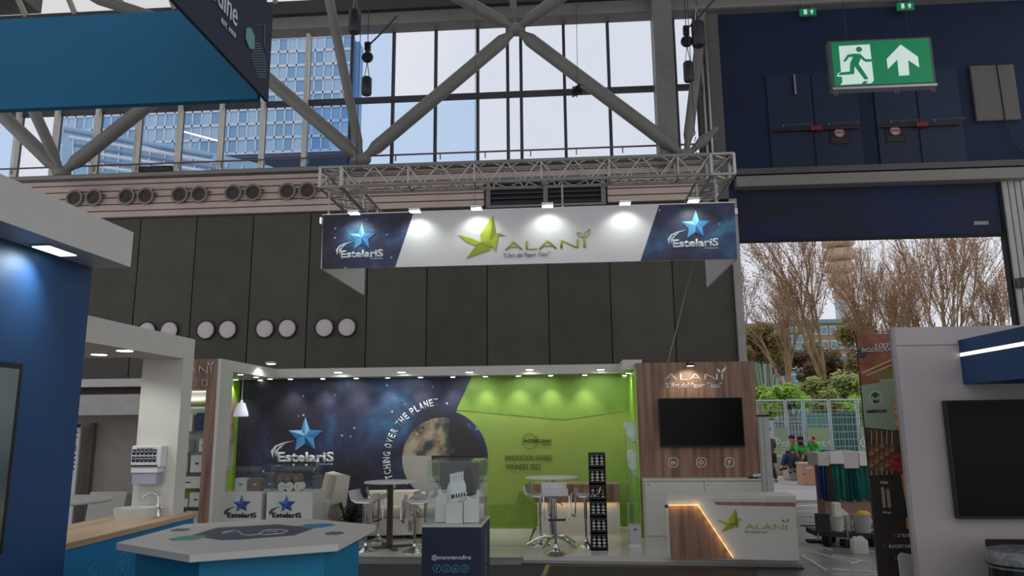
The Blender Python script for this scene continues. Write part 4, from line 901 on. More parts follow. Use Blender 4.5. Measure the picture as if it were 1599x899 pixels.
p = on(1328, 881, Z=0); q = on(1345, 876, Z=0); o = MB().prism([p, q, q+Vector((.03, .08, 0)), p+Vector((.03, .08, 0))], (0, 0, .004)).build('paper_scrap', LINEW); tag(o, 'flat white scrap lying on the wet looking floor', 'paper')
p0 = on(1225, 826, Z=0)
o = MB().tube([on(1250, 820, Z=.01), on(1290, 821, Z=.01), on(1420, 822, Z=.01)], .008, 5).build('floor_cable', BLACK); tag(o, 'thin black cable crossing the floor before the door', 'cable')
film = thing('floor_film', 'creased protective plastic film covering the floor towards the door', 'film', (4.2, 11, 0)); FMM = mat('film_grey', (138, 134, 132), .22, rgb2=(160, 156, 153), scale=1.6, stretch=(.35, 2.5, 1), bump=.8, bscale=2.2)
MB().prism([(2.75, 7.4, 0), (5.6, 7.4, 0), (9.3, 15.9, 0), (3.8, 15.9, 0), (2.75, 12, 0)], (0, 0, .003)).build('sheet', FMM, film)
FOLD_GLINT = mat('film_fold_glint', (235, 232, 230), .25)  # near-white colour paints the sky's reflected streaks onto the film folds
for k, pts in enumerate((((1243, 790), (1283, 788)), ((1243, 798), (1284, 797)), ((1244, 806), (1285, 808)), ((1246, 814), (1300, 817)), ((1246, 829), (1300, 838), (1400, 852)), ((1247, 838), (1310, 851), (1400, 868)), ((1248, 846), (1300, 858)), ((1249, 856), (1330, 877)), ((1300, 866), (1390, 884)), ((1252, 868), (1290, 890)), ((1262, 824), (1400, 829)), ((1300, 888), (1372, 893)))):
    q = [on(x, y, Z=.004) for x, y in pts]; MB().tube(q, .011 if k > 3 else .02, 4).build('fold_glint', FOLD_GLINT, film)
for k, (a, b) in enumerate((((1243, 797), (1285, 795)), ((1246, 812), (1350, 814)), ((1246, 836), (1400, 838)), ((1249, 851), (1400, 862)), ((1250, 868), (1340, 885)))):
    pass

# ================================================================= STAND: PLATFORM, WALLS
PF = mat('platform_white', (206, 202, 192), .22, var=.03, scale=2); BACKY = 11.5; BH = 2.48
pl = thing('stand_platform', 'low white glossy exhibition platform with aluminium edge', 'platform', (-1, 10.3, 0))
a, b, c2, d = (-5.25, 9.22, 0), (-.56, 9.14, 0), (-.56, 9.9, 0), (2.55, 8.87, 0)
MB().prism([(-5.25, 9.24, .0), (-.56, 9.16, 0), (-.56, 11.6, 0), (-5.25, 11.6, 0)], (0, 0, .07)).build('left_deck', PF, pl)
MB().prism([(-.56, 9.06, .0), (2.55, 8.87, 0), (2.75, 11.6, 0), (-.50, 11.6, 0)], (0, 0, .1)).build('right_deck', PF, pl)
MB().prism([(-5.25, 9.235, .0), (-.57, 9.155, 0), (-.57, 9.145, 0), (-5.25, 9.225, 0)], (0, 0, .055)).build('edge_profile', ALU, pl)
MB().prism([(-.57, 9.055, .0), (2.56, 8.865, 0), (2.56, 8.855, 0), (-.57, 9.045, 0)], (0, 0, .045)).build('edge_profile', mat('edge_grey', (150, 148, 142), .5), pl)
MB().prism([(-.57, 9.05, .0), (2.56, 8.855, 0), (2.57, 8.835, 0), (-.58, 9.025, 0)], (0, 0, .012)).build('base_profile', DARKST, pl)
MB().box(-5.2, -.58, 9.90, 9.915, .07, .073).build('seam', GREY, pl)
bw = thing('stand_back_wall', 'printed back wall, galaxy at left and lime green at right', 'exhibition wall', (-2, BACKY, .07))
def w_(px, py, d=0): return on(px, py, Y=BACKY-d)
WX0, WX1 = -5.2, 1.02
MB().box(WX0, WX1, BACKY, BACKY+.1, .07, BH-.02).build('wall_board', OFFW, bw)
MB().box(-1.72, WX1, BACKY-.006, BACKY, .07, 2.34).build('green_print', GREENW, bw)
# green foot band and faint facets
MB().box(-1.6, WX1, BACKY-.010, BACKY-.006, .1, .42).build('green_foot_band', mat('green_print_deep', (118, 146, 50), .6), bw)
for (pts, cc) in ((((790, 822), (812, 765), (838, 790), (838, 822)), (112, 142, 46)), (((720, 590), (990, 590), (990, 640), (880, 655), (713, 640)), (128, 158, 62))):
    q = [w_(*p, .006) for p in pts]; 
    for v in q: v.z = min(2.34, max(.1, v.z)); v.x = min(v.x, WX1)
    poly('green_facet', q, .006, mat('green_facet_%d' % cc[0], cc, .6), bw)
P1_ = w_(737, 590); P2_ = w_(713, 640)
cen = w_(686, 716); R_ = (w_(762, 716)-cen).length
pts = [Vector((WX0, BACKY, .07)), Vector((WX0, BACKY, 2.34)), Vector((P1_.x, BACKY, 2.34)), P2_]
a0_ = math.atan2(P2_.z-cen.z, P2_.x-cen.x)
for k in range(22):
    a = a0_ - (a0_+1.15)*k/21; pts.append(Vector((cen.x+R_*math.cos(a), BACKY, cen.z+R_*math.sin(a))))
pts.append(Vector((-1.72, BACKY, .07)))
poly('galaxy_print', pts, .014, GALAXY, bw)
ec = w_(690, 715); er = (w_(752, 715)-ec).length
def disc(name, c, r, m, y, th=.004, a0=0, a1=360, n=40):
    pts = [Vector((c.x+r*math.cos(math.radians(a0+(a1-a0)*k/n)), y, c.z+r*math.sin(math.radians(a0+(a1-a0)*k/n)))) for k in range(n+(0 if a1-a0 == 360 else 1))]
    return poly(name, pts, th, m, bw)
disc('earth_shadow_disc', ec, er, mat('earth_night', (52, 44, 46), .6), BACKY-.014)
zc_ = w_(690, 711).z; aa = math.degrees(math.asin((zc_-ec.z)/er))
disc('earth_print', Vector((ec.x, 0, ec.z)), er, EARTH, BACKY-.018, .004, aa, 180-aa)
pts = [Vector((ec.x+er*math.cos(math.radians(a)), BACKY-.018, ec.z+er*math.sin(math.radians(a)))) for a in range(180, 265, 6)]
pts += [Vector((ec.x-.02, BACKY-.018, ec.z-er*.75)), Vector((ec.x-.14, BACKY-.018, ec.z-.28)), Vector((ec.x-.16, BACKY-.018, zc_)), Vector((ec.x-er, BACKY-.018, zc_))]
poly('pale_crescent', pts, .004, mat('crescent_beige', (176, 170, 160), .6, var=.03), bw)
pts = [Vector((ec.x+er*math.cos(math.radians(a)), BACKY-.022, ec.z+er*math.sin(math.radians(a)))) for a in range(int(aa)-2, 85, 6)]
pts += [Vector((ec.x+.10, BACKY-.022, ec.z+.35)), Vector((ec.x+.2, BACKY-.022, ec.z+.12)), Vector((ec.x+.12, BACKY-.022, zc_))]
poly('earth_night_side', pts, .003, mat('earth_night'), bw)
for k in range(14):
    a = random.uniform(100, 150); r_ = er*random.uniform(.72, .97); c_ = Vector((ec.x+r_*math.cos(math.radians(a)), BACKY-.022, ec.z+r_*math.sin(math.radians(a))))
    poly('cloud', [c_+Vector((random.uniform(-.03, .03), 0, random.uniform(-.01, .01))) for _ in range(3)], .002, LINEW, bw)
s_ = 'WATCHING OVER THE PLANET'; n_ = len(s_); tcn = w_(690, 716, .02); tr0 = (w_(772, 716, .02)-tcn).length; tr1 = (w_(783.5, 716, .02)-tcn).length
cw = [ .35 if ch_ in 'I' else (.55 if ch_ == ' ' else 1) for ch_ in s_]; tot = sum(cw); acc = 0
for ch_, w0 in zip(s_, cw):
    a0 = 211-(211-93)*acc/tot; a1 = 211-(211-93)*(acc+w0*.8)/tot; acc += w0
    if ch_ == ' ': continue
    def C_(a, r): return Vector((tcn.x+r*math.cos(math.radians(a)), BACKY-.016, tcn.z+r*math.sin(math.radians(a))))
    text3(ch_, C_(a0, tr0), C_(a1, tr0), C_(a0, tr1), LINEW, bw, bold=.02)
PWL = dict(Y=BACKY-.016)
logo_star(477.6, 680, 1.33, STB, LINEW, bw, **PWL)
PG = dict(Y=BACKY-.014)
ptext('INTERCLEAN', 818, 690.3, 861, 690.3, 5, DKGRN, bw, bold=.03, **PG); ptext('AMSTERDAM', 847, 694.5, 861, 694.5, 1.8, DKGRN, bw, **PG)
ring_px(827, 688.5, 12, .6, DKGRN, bw, **PG); pline([(836, 681), (838, 683), (840, 681), (838, 683), (838, 686), (841, 687)], .7, DKGRN, bw, **PG)
ptext('INNOVATION AWARD', 789, 718.8, 861.7, 718.8, 8.5, DKGRN, bw, **PG); ptext('WINNERS 2022', 789, 733, 844, 733, 8.5, DKGRN, bw, **PG)
# overhead beams
bm_ = thing('stand_canopy', 'white overhead beam frame of the middle stand with downlights', 'canopy', (-2, 11, 2.33))
MB().box(-4.5, .78, 11.2, 11.6, 2.345, BH).build('back_beam', WHITE, bm_)
MB().box(.78, 1.05, 10.55, 11.6, 2.345, 2.485).build('corner_beam', WHITE, bm_)
MB().box(-5.25, -4.521, 9.721, 11.6, 2.337, BH-.002).build('left_beam', WHITE, bm_)
MB().box(-4.52, -4.499, 9.37, 11.2, 2.335, BH).build('left_fascia', WHITE, bm_)
dl = [on(x, y, Z=2.34) for x, y in ((375.6, 583), (368, 591), (400, 587), (406.6, 592), (422, 590), (460.6, 591.6), (510.6, 591), (561, 590), (610, 589.5), (661, 589), (711, 588.5), (761, 588), (811, 587), (860.6, 586.5), (912.5, 585.5), (975, 584.5), (981, 581))]
for i, p in enumerate(dl):
    if i >= 5: p.y = 11.3 if i < 15 else p.y
    f = MB().lathe((p.x, p.y, 2.325), [(.045, 0), (.045, .02)], 14).build('downlight', mat('downlight_rim', (225, 225, 220), .4), bm_); MB().lathe((p.x, p.y, 2.323), [(.034, -.002), (.034, .002)], 14).build('lens', LEDW, f)
    if i >= 5 or i in (1, 2): spot((p.x, p.y, 2.31), (p.x, p.y+.35, 0), 15, 84, (1, 1, .94), .9, .03)
for i, (px, py) in enumerate(((403, 577), (528, 581.5), (627, 581), (733, 581), (827, 577), (938, 577))):
    p = on(px, py, Y=11.0 if i else 10.6)
    if i == 0: p = Vector((-4.30, 10.5, 2.50))
    t = thing('flood_lamp', ORD[i]+' lit floodlight from the left on the white canopy beam of the middle stand', 'lamp', p, 'canopy floodlights')
    MB().bbox(p.x-.06, p.x+.06, p.y-.05, p.y+.05, p.z, p.z+.03, .008).build('housing', WHITE, t); MB().box(p.x-.05, p.x+.05, p.y-.04, p.y+.04, p.z-.005, p.z).build('lens', LEDW, t)
    MB().tube([p+Vector((0, 0, .03)), p+Vector((-.1 if i == 0 else 0, .0 if i == 0 else .25, .02))], .008, 6).build('arm', ALU, t)
    spot(p+Vector((0, 0, -.03)), p+(Vector((-.25, .1, -.6)) if i == 0 else Vector((0, .35, -.6))), 7, 130, (.85, 1, .95), .6)
# left shelf portal
pt = thing('shelf_portal', 'wood framed display niche wall at the left end of the middle stand', 'display wall', (-5.1, 9.5, 0))
MB().box(-4.54, -4.5, 9.36, 9.72, .07, BH).build('white_side', WHITE, pt); MB().box(-4.68, -4.54, 9.36, 9.72, .07, BH).build('wood_upright', WOOD, pt)
MB().box(-5.32, -4.68, 9.36, 9.72, 2.08, BH).build('wood_header', WOOD, pt); MB().box(-5.32, -4.68, 9.70, 9.74, .07, 2.08).build('back_panel', OFFW, pt); MB().box(-5.36, -5.32, 9.36, 9.72, .07, BH).build('wood_upright', WOOD, pt)
PP = dict(Y=9.352)
alani(266, 583, 331, 583, 12, mat('pale_taupe_print', (200, 188, 176), .6), pt, False, **PP)
for x in (303, 320): pline([(x-4, 593), (x+4, 593), (x+4, 602), (x-4, 602)], 1.5, mat('pale_taupe_print'), pt, 'icon', True, **PP)
for k, z in enumerate((1.98, 1.84, 1.55, 1.29, 1.03, .83, .60, .38)):
    MB().box(-5.31, -4.69, 9.42, 9.70, z-.012, z).build('glass_shelf', glass('shelf_glass', (.80, .93, .86), .1), pt)
MB().box(-5.3, -4.7, 9.685, 9.70, 1.975, 1.99).build('light_strip', mat('led_dim', (255, 255, 255), .5, emit=(255, 250, 240), es=1.3), pt); MB().box(-5.3, -4.7, 9.66, 9.69, 2.068, 2.078).build('light_strip', mat('led_dim'), pt)
area('shelf_light', (-5.0, 9.5, 2.05), .5, .1, 1.6, (1, 1, .95))
MB().box(-5.31, -4.69, 9.69, 9.70, .6, .9).build('green_backing', mat('shelf_green', (165, 190, 60), .6), pt)
BXW = mat('product_white', (215, 210, 200), .6, var=.03); BXB = mat('product_beige', (170, 155, 132), .7); BXN = mat('product_navy', (44, 50, 84), .6); BXG = mat('product_green_label', (110, 150, 60), .6)
def product(l, x, y, z, w, dp, h, m, mark=DKTXT, cat='product box', group='boxes on the wooden niche shelves', name='product_box'):
    t = thing(name, l, cat, (x+w/2, y+dp/2, z), group); MB().bbox(x, x+w, y, y+dp, z, z+h, .006).build('body', m, t)
    MB().box(x+w*.38, x+w*.62, y-.002, y, z+h*.45, z+h*.55).build('mark', mark, t); return t
shelf = [(1.55, [(-5.05, .14, .22, BXW, 'white'), (-4.86, .16, .24, BXN, 'navy')]), (1.29, [(-5.03, .09, .16, BXW, 'small white'), (-4.80, .10, .16, BXW, 'narrow white')]), (1.03, [(-5.1, .17, .22, BXB, 'beige'), (-4.9, .18, .22, BXW, 'square white')]),
         (.83, [(-5.1, .36, .15, BXW, 'wide white')]), (.60, [(-5.1, .2, .10, BXW, 'low white'), (-4.88, .17, .18, BXW, 'cube white')]), (.38, [(-5.12, .18, .17, BXB, 'tan'), (-4.92, .19, .17, BXW, 'lower white')]), (.07, [(-5.1, .34, .22, BXW, 'bottom white')])]
lv_ = ['top', 'second', 'third', 'fourth', 'fifth', 'sixth', 'lowest']
for k, (z, items) in enumerate(shelf):
    for (x, w, h, m, nme) in items: product('%s box on the %s shelf of the wooden niche' % (nme, lv_[k]), x, 9.5, z, w, .16, h, m)
o = MB().lathe((-5.25, 9.55, 1.66), [(.05, 0), (.05, .5)], 16, (1, 0, 0)).build('paper_roll', BXB, None, True); o.location.z = 1.87; tag(o, 'beige paper roll lying on the top glass shelf of the niche', 'roll')
# inner left wall with poster
lw = thing('stand_side_wall', 'left side wall of the middle stand with green and photo print', 'exhibition wall', (-5.2, 10.6, .07))
MB().box(-5.28, -5.2, 9.74, 11.5, .07, 2.34).build('wall_board', mat('side_grey', (178, 174, 166), .7), lw)
MB().box(-5.2, -5.195, 9.75, 11.49, 1.95, 2.33).build('green_print', mat('green_side', (130, 175, 40), .6), lw); MB().box(-5.2, -5.190, 11.40, 11.49, .07, 2.0).build('green_edge_print', mat('green_side'), lw)
MB().box(-5.2, -5.194, 9.75, 11.4, .5, .95).build('green_foot_print', mat('green_side2', (168, 190, 50), .6), lw)
MB().box(-5.2, -5.193, 9.9, 11.38, 1.35, 2.05).build('photo_print', mat('photo_brown', (150, 110, 90), .6, rgb2=(206, 188, 168), scale=3), lw)
MB().box(-5.2, -5.18, 10.86, 11.0, 1.40, 1.56).build('notice', LINEW, lw); MB().box(-5.181, -5.178, 10.88, 10.98, 1.43, 1.46).build('notice_mark', DKTXT, lw)
MB().box(-5.2, -5.193, 10.8, 11.1, .98, 1.25).build('photo_print', mat('photo_brown'), lw)
# pendant lamp
p = on(376, 650, Y=10.6); t = thing('pendant_lamp', 'small white bell shaped pendant lamp on a thin cord', 'lamp', p)
r = .105; MB().lathe(p, [(r, 0), (r*.97, .05), (r*.72, .12), (r*.55, .17), (r*.52, .19), (r*.2, .20), (r*.15, .235)], 28).build('shade', mat('lamp_white', (235, 235, 245), .4, emit=(220, 220, 245), es=.35), t, True)
MB().tube([p+Vector((0, 0, .23)), (p.x, p.y, 2.335)], .006, 6).build('cord', WHITE, t); MB().lathe((p.x, p.y, 2.315), [(.045, 0), (.045, .02)], 14).build('ceiling_rose', WHITE, t)

# wood TV wall
tv = thing('wooden_screen_wall', 'tall oak laminate wall with white lettering above a black screen', 'exhibition wall', (1.7, 10.45, .1))
WY2 = 10.45
Axl = on(992, 566, Y=WY2).x; Axr = on(1174, 566, Y=WY2).x+.02; wz = on(1080, 565.5, Y=WY2).z
nb_ = 6; ww = (Axr-Axl)/nb_
MB().box(Axl+.002, Axr-.002, WY2+.005, WY2+.28, .1, wz-.002).build('core', WOOD, tv)
for k in range(2): MB().bbox(Axl+(Axr-Axl)/2*k, Axl+(Axr-Axl)/2*(k+1)-.0015, WY2-.018, WY2+.005, .1, wz, .001).build('oak_panel', WOOD, tv)
MB().box(Axl-.018, Axl, WY2-.018, 11.5, .1, 2.34).build('green_edge', mat('lime_edge', (160, 210, 70), .5), tv)
PT = dict(Y=WY2-.02)
WTX = mat('raised_white', (228, 222, 212), .5)
alani(1037, 593, 1129, 593, 10, WTX, tv, False, **PT)
ptext('"L\'Art del Paper Tissú"', 1038, 608, 1128, 608, 11, WTX, tv, shear=.3, bold=.005, **PT)
for (x, s_) in ((1051.4, 'in'), (1095, 'o'), (1139, 'f')):
    q = [(x+dx_, 721.6+dy_) for dx_, dy_ in ((-4, -7), (4, -7), (7, -4), (7, 4), (4, 7), (-4, 7), (-7, 4), (-7, -4))]
    ic = pline(q, 1.3, WTX, tv, 'social_icon', True, **PT)
    if s_ == 'o': ring_px(x, 721.6, 3.4, 1.3, WTX, tv, **PT)
    else: ptext(s_, x-(3.5 if s_ == 'in' else 2), 725.5, x+(3.5 if s_ == 'in' else 2), 725.5, 7.5, WTX, tv, bold=.03, **PT)
p = on(1078, 571, Y=WY2-.25); t = thing('flood_lamp', 'lit warm spotlight above the lettering of the oak wall', 'lamp', p)
MB().bbox(p.x-.05, p.x+.05, p.y-.04, p.y+.05, p.z, p.z+.035, .008).build('housing', BLACK, t); MB().box(p.x-.04, p.x+.04, p.y-.03, p.y+.04, p.z-.005, p.z).build('lens', LEDS, t); MB().tube([p+Vector((0, .04, .02)), (p.x, WY2, wz)], .008, 6).build('arm', BLACK, t)
spot(p+Vector((0, 0, -.03)), (p.x, WY2, p.z-.35), 6, 110, (1, .93, .75), .7)
t = thing('television', 'large black television mounted on the oak laminate wall', 'television', (1.8, WY2, 1.2))
A = on(1028, 621.5, Y=WY2-.09); B = on(1165, 697, Y=WY2-.09); C_x = on(1160, 621, Y=WY2-.09).x
MB().bbox(A.x, B.x-.01, WY2-.09, WY2-.04, B.z, A.z, .008).build('case', BLACK, t); MB().box(A.x+.012, B.x-.022, WY2-.093, WY2-.09, B.z+.02, A.z-.012).build('screen', SCREEN, t); MB().box(A.x+.4, B.x-.4, WY2-.04, WY2-.018, B.z+.15, A.z-.15).build('wall_bracket', BLACK, t)
cb = thing('low_cabinet', 'long low white cabinet under the television wall', 'cabinet', (1.75, 10.1, .1))
cz = on(1100, 748, Y=10.1).z; cxl = .975; cxr = on(1192, 748, Y=10.1).x
MB().box(cxl, cxr, 10.12, WY2-.02, .1, cz-.02).build('body', WHITE, cb); MB().bbox(cxl-.01, cxr+.01, 10.09, WY2-.02, cz-.02, cz, .004).build('top', WHITE, cb)
xm = on(1100, 760, Y=10.1).x
for (xa, xb) in ((cxl+.004, xm-.004), (xm+.004, cxr-.004)):
    dr = MB().bbox(xa, xb, 10.1, 10.12, .17, cz-.03, .003).build('door', WHITE, cb); MB().lathe((xa+.05, 10.1, cz-.07), [(.008, 0), (.008, .004)], 10, (0, -1, 0)).build('lock', DARKST, dr)
MB().box(cxl+.02, cxr-.02, 10.14, 10.2, .1, .17).build('plinth', OFFW, cb)
p = on(1176, 746, Y=10.2); t = thing('folded_leaflet', 'folded black and white leaflet lying at the right end of the cabinet', 'leaflet', (p.x, 10.2, cz))
MB().prism([(p.x-.06, 10.18, cz+.005), (p.x+.06, 10.16, cz+.005), (p.x+.08, 10.3, cz+.01), (p.x-.04, 10.32, cz+.005)], (0, 0, .012)).build('sheet', DKTXT, t); MB().prism([(p.x+.0, 10.18, cz+.02), (p.x+.12, 10.17, cz+.03), (p.x+.13, 10.28, cz+.05), (p.x+.02, 10.3, cz+.04)], (0, 0, .008)).build('page', LINEW, t)
A = on(1184, 650, Y=9.9); B = on(1210, 773, Y=9.9)
t = thing('booth_post', 'pale grey free standing wall post with dark cap right of the television wall', 'post', ((A.x+B.x)/2, 9.95, 0))
MB().bbox(A.x, B.x-.01, 9.88, 9.98, 0, A.z, .004).build('body', mat('post_grey', (176, 176, 168), .6), t); MB().box(A.x-.005, B.x, 9.87, 9.99, A.z, A.z+.02).build('cap', BLACK, t)
x_ = on(1187, 700, Y=9.88).x; MB().box(x_-.004, x_, 9.874, 9.88, .1, A.z).build('groove', GREY, t); x_ = on(1194, 700, Y=9.88).x; MB().box(x_-.003, x_, 9.874, 9.88, .1, A.z).build('groove', GREY, t)

# reception counter with logo, aligned to the platform front
F0 = on(1047, 872, Z=.1); F1 = on(1249, 876.5, Z=.1); T0 = on(1041, 772, Y=F0.y); T1 = on(1241, 775, Y=F1.y); ctz = (T0.z+T1.z)/2
F0.x = (F0.x+T0.x)/2; F1.x = (F1.x+T1.x)/2
ct = thing('reception_counter', 'white reception counter with slanted backlit oak inlay and bird logo', 'counter', ((F0.x+F1.x)/2, F0.y, .1))
U = (F1-F0); U.z = 0; U.normalize(); N = Vector((U.y, -U.x, 0)); D = -N*.5
def cpt(px, py, l=.0):          # pixel onto the counter's front plane
    d = on(px, py, Y=1)-Vector((0, 0, EYE)); o_ = Vector((0, 0, EYE)); t_ = (F0-o_).dot(N)/d.dot(N); return o_+d*t_+N*l
def cbox(a, b, z0, z1, y0, y1, name, m):   # a..b along U from F0, y0..y1 behind front
    q = [F0+U*a-N*y0, F0+U*b-N*y0, F0+U*b-N*y1, F0+U*a-N*y1]; q = [Vector((v.x, v.y, z0)) for v in q]; return MB().prism(q, (0, 0, z1-z0)).build(name, m, ct)
Lc = (F1-F0).length
cbox(0, Lc, .1, ctz-.04, .02, .5, 'body', WHITE); cbox(-.012, Lc+.012, ctz-.04, ctz, -.01, .52, 'top', WHITE); cbox(-.012, 0, .1, ctz-.04, .0, .5, 'side_panel', WHITE)
def cpoly(n, pts, th, m, l=0): 
    q = [cpt(x, y, l) for x, y in pts]; return MB().prism(q, N*th).build(n, m, ct)
# raised white front around the recess
cpoly('front_panel', [(1041.5, 776), (1241, 777), (1248.5, 875), (1147, 873), (1091, 788), (1042.5, 788)], .022, WHITE, -.02)
cpoly('oak_inlay', [(1043.5, 788), (1091, 788), (1146, 872.5), (1048, 872)], .006, WOOD, -.018)
cpoly('oak_stripe', [(1114, 783), (1241.5, 784), (1242, 790.5), (1120, 788)], .004, WOOD, .002)
MB().tube([cpt(1044, 788.5, -.006), cpt(1090, 788.5, -.006), cpt(1145, 871, -.006)], .006, 6).build('light_strip', LEDO, ct)
for k in range(7):
    f_ = k/6; q = cpt(1090+55*f_*.95, 788.5+80*f_*.95, .01); l = bpy.data.lights.new('strip_glow', 'POINT'); l.energy = .06; l.color = (1, .68, .35); l.shadow_soft_size = .02; o = bpy.data.objects.new('strip_glow', l); COL.objects.link(o); o.location = q+Vector((-.02, 0, -.01))+N*.02
    if k < 5: 
        q = cpt(1048+10*k, 790, .01); o = bpy.data.objects.new('strip_glow', l); COL.objects.link(o); o.location = q+N*.02-Vector((0, 0, .01))
fac = [(OLIVE, [(465, 105), (330, 310), (345, 385), (430, 390)]), (OLIVED, [(465, 105), (430, 390), (497, 300)]), (OLIVE, [(110, 313), (200, 390), (290, 420), (335, 385), (240, 345)]), (OLIVEM, [(335, 400), (290, 420), (190, 552), (440, 465), (420, 400)]),
       (OLIVED, [(430, 385), (470, 440), (480, 478), (497, 470), (515, 320), (497, 300)]), (OLIVEM, [(497, 300), (515, 320), (590, 318), (535, 290)]), (OLIVED, [(345, 385), (320, 400), (420, 430), (470, 440), (430, 385)])]
for i, (m, pts) in enumerate(fac): cpoly('crane_facet', [(1149+(x-465)/6.6625*.55, 793.6+(y-105)/6.6625*.55) for x, y in pts], .003+.0005*i, m, .003)
def ctext(s, x0, y0, x1, y1, h, m, **k): return text3(s, cpt(x0, y0, .004), cpt(x1, y1, .004), cpt(x0, y0-h, .004), m, ct, **k)
ctext('ALANI', 1163, 825.5, 1229, 827, 8.5, LOGOG); ctext('"L\'Art del Paper Tissú"', 1162, 832.5, 1199, 833, 4.5, mat('grey_print'), shear=.25)
for pts in (((1226, 816), (1222, 814), (1220, 810.5), (1224, 811.5)), ((1227, 816), (1229, 812), (1233, 809.5), (1232, 813.5))): cpoly('leaf', pts, .003, OLIVED, .003)
MB().box(F0.x-.03, F0.x+.0, F0.y-.01, F0.y+.03, ctz-.14, ctz-.11).build('socket', BLACK, ct)

# low desk with oak band
A = on(832, 756, Y=10.75); B = on(968, 784, Y=10.75); t = thing('low_desk', 'low white desk with oak band and light strip behind the stools', 'desk', ((A.x+B.x)/2, 10.75, .1))
MB().bbox(A.x, B.x, 10.75, 11.3, B.z, A.z, .004).build('oak_band', WOOD, t); MB().box(A.x+.06, B.x+.0, 10.83, 11.3, .1, B.z).build('white_front', WHITE, t)
MB().box(A.x+.04, B.x-.02, 10.79, 10.82, B.z-.004, B.z+.0).build('light_strip', LEDO, t); area('desk_strip_light', ((A.x+B.x)/2, 10.79, B.z-.012), B.x-A.x-.1, .02, .35, (1, .75, .4))

# ---- bar stools and high tables
SEATW = mat('seat_white', (200, 192, 190), .4)
def make_stool():
    t = thing('bar_stool', 'x', 'bar stool', (0, 0, 0), 'chrome bar stools around the high tables')
    mb = MB(); w = .19; prof = [(-.15, .80), (-.17, .74), (-.10, .715), (.05, .71), (.15, .715), (.185, .75), (.215, .80), (.225, .86)]   # rolled seat pan
    n = len(prof); vs = []
    for x in (-w, w):
        for (y, z) in prof: vs.append((x, y, z))
        for (y, z) in prof: vs.append((x*.98, y*.93, z+.035))
    fs = []
    for k in range(n-1): fs += [(k, k+1, 2*n+k+1, 2*n+k), (n+k, n+k+1, 3*n+k+1, 3*n+k), (k, k+1, n+k+1, n+k), (2*n+k, 2*n+k+1, 3*n+k+1, 3*n+k)]
    fs += [(0, n, 3*n, 2*n), (n-1, 2*n-1, 4*n-1, 3*n-1)]
    mb.add(vs, fs); s = mb.build('seat', SEATW, t, True); so = s.modifiers.new('b', 'BEVEL'); so.width = .008; so.segments = 2
    mb = MB()
    for x in (-.2, .2): mb.tube([(x, .225, .88), (x, .19, .76), (x, .1, .715), (x, -.13, .715), (x, -.19, .74), (x*.98, -.20, .62), (x*.95, -.205, .48), (x*.85, -.20, .44)], .009, 7)
    mb.tube([(-.17, -.20, .44), (.17, -.20, .44)], .009, 7); mb.tube([(-.2, .225, .88), (.2, .225, .88)], .009, 7)
    mb.build('frame', CHROME, t, True)
    MB().tube([(-.14, -.2, .445), (.14, -.2, .445)], .013, 7).build('foot_rest', BLACK, t, True)
    MB().lathe((0, 0, .40), [(.028, 0), (.028, .30)], 16).build('gas_lift_sleeve', CHROME, t, True); MB().lathe((0, 0, .02), [(.02, 0), (.02, .39)], 14).build('column', CHROME, t, True)
    MB().lathe((0, 0, 0), [(.20, 0), (.20, .008), (.16, .025), (.06, .055), (.03, .09), (.027, .12)], 28).build('base', CHROME, t, True)
    MB().tube([(.02, .03, .66), (.09, .06, .63), (.13, .07, .60)], .006, 6).build('lever', BLACK, t); return t
def make_table(label, post_m, top_m, cross):
    t = thing('high_table', label, 'table', (0, 0, 0))
    MB().lathe((0, 0, 1.0), [(.28, 0), (.34, .005), (.345, .02), (.33, .028)], 36).build('table_top', top_m, t, True)
    if cross:
        MB().bbox(-.035, .035, -.03, .03, .03, 1.0, .006).build('column', post_m, t)
        for k in range(4):
            a = math.pi/2*k+.5; c, s = math.cos(a), math.sin(a)
            MB().prism([(c*.03-s*.03, s*.03+c*.03, .0), (c*.3-s*.025, s*.3+c*.025, .0), (c*.3+s*.025, s*.3-c*.025, .0), (c*.03+s*.03, s*.03-c*.03, .0)], (0, 0, .035)).build('foot', post_m, t)
    else:
        MB().lathe((0, 0, .1), [(.04, 0), (.04, .9)], 18).build('column', post_m, t, True)
        for k in range(5):
            a = math.pi*2/5*k+.6; c, s = math.cos(a), math.sin(a); MB().tube([(0, 0, .13), (c*.1, s*.1, .14), (c*.22, s*.22, .10), (c*.33, s*.33, .02)], [.03, .03, .025, .02], 8).build('foot', post_m, t, True)
    return t
DBR = mat('bronze_metal', (84, 76, 68), .35, metal=.6)
p1 = on(605, 857, Z=.07); T_1 = make_table('high round table with dark column before the galaxy wall', DBR, WHITE, True); T_1.location = (p1.x, p1.y+.1, .07)
p2 = on(864, 852, Z=.1); T_2 = make_table('high round table with chrome column before the green wall', CHROME, WHITE, False); T_2.location = (p2.x, p2.y+.0, .1)
for o in (T_1, T_2):
    pass
k1 = (on(607, 751, Y=T_1.location.y).z-.07)/1.028; k2 = (on(862, 744, Y=T_2.location.y).z-.1)/1.028
T_1.scale = (1, 1, k1); T_2.scale = (1, 1, k2)
st0 = make_stool()
STZ = (.83, .80, .82, .80, .84, .90, .86)
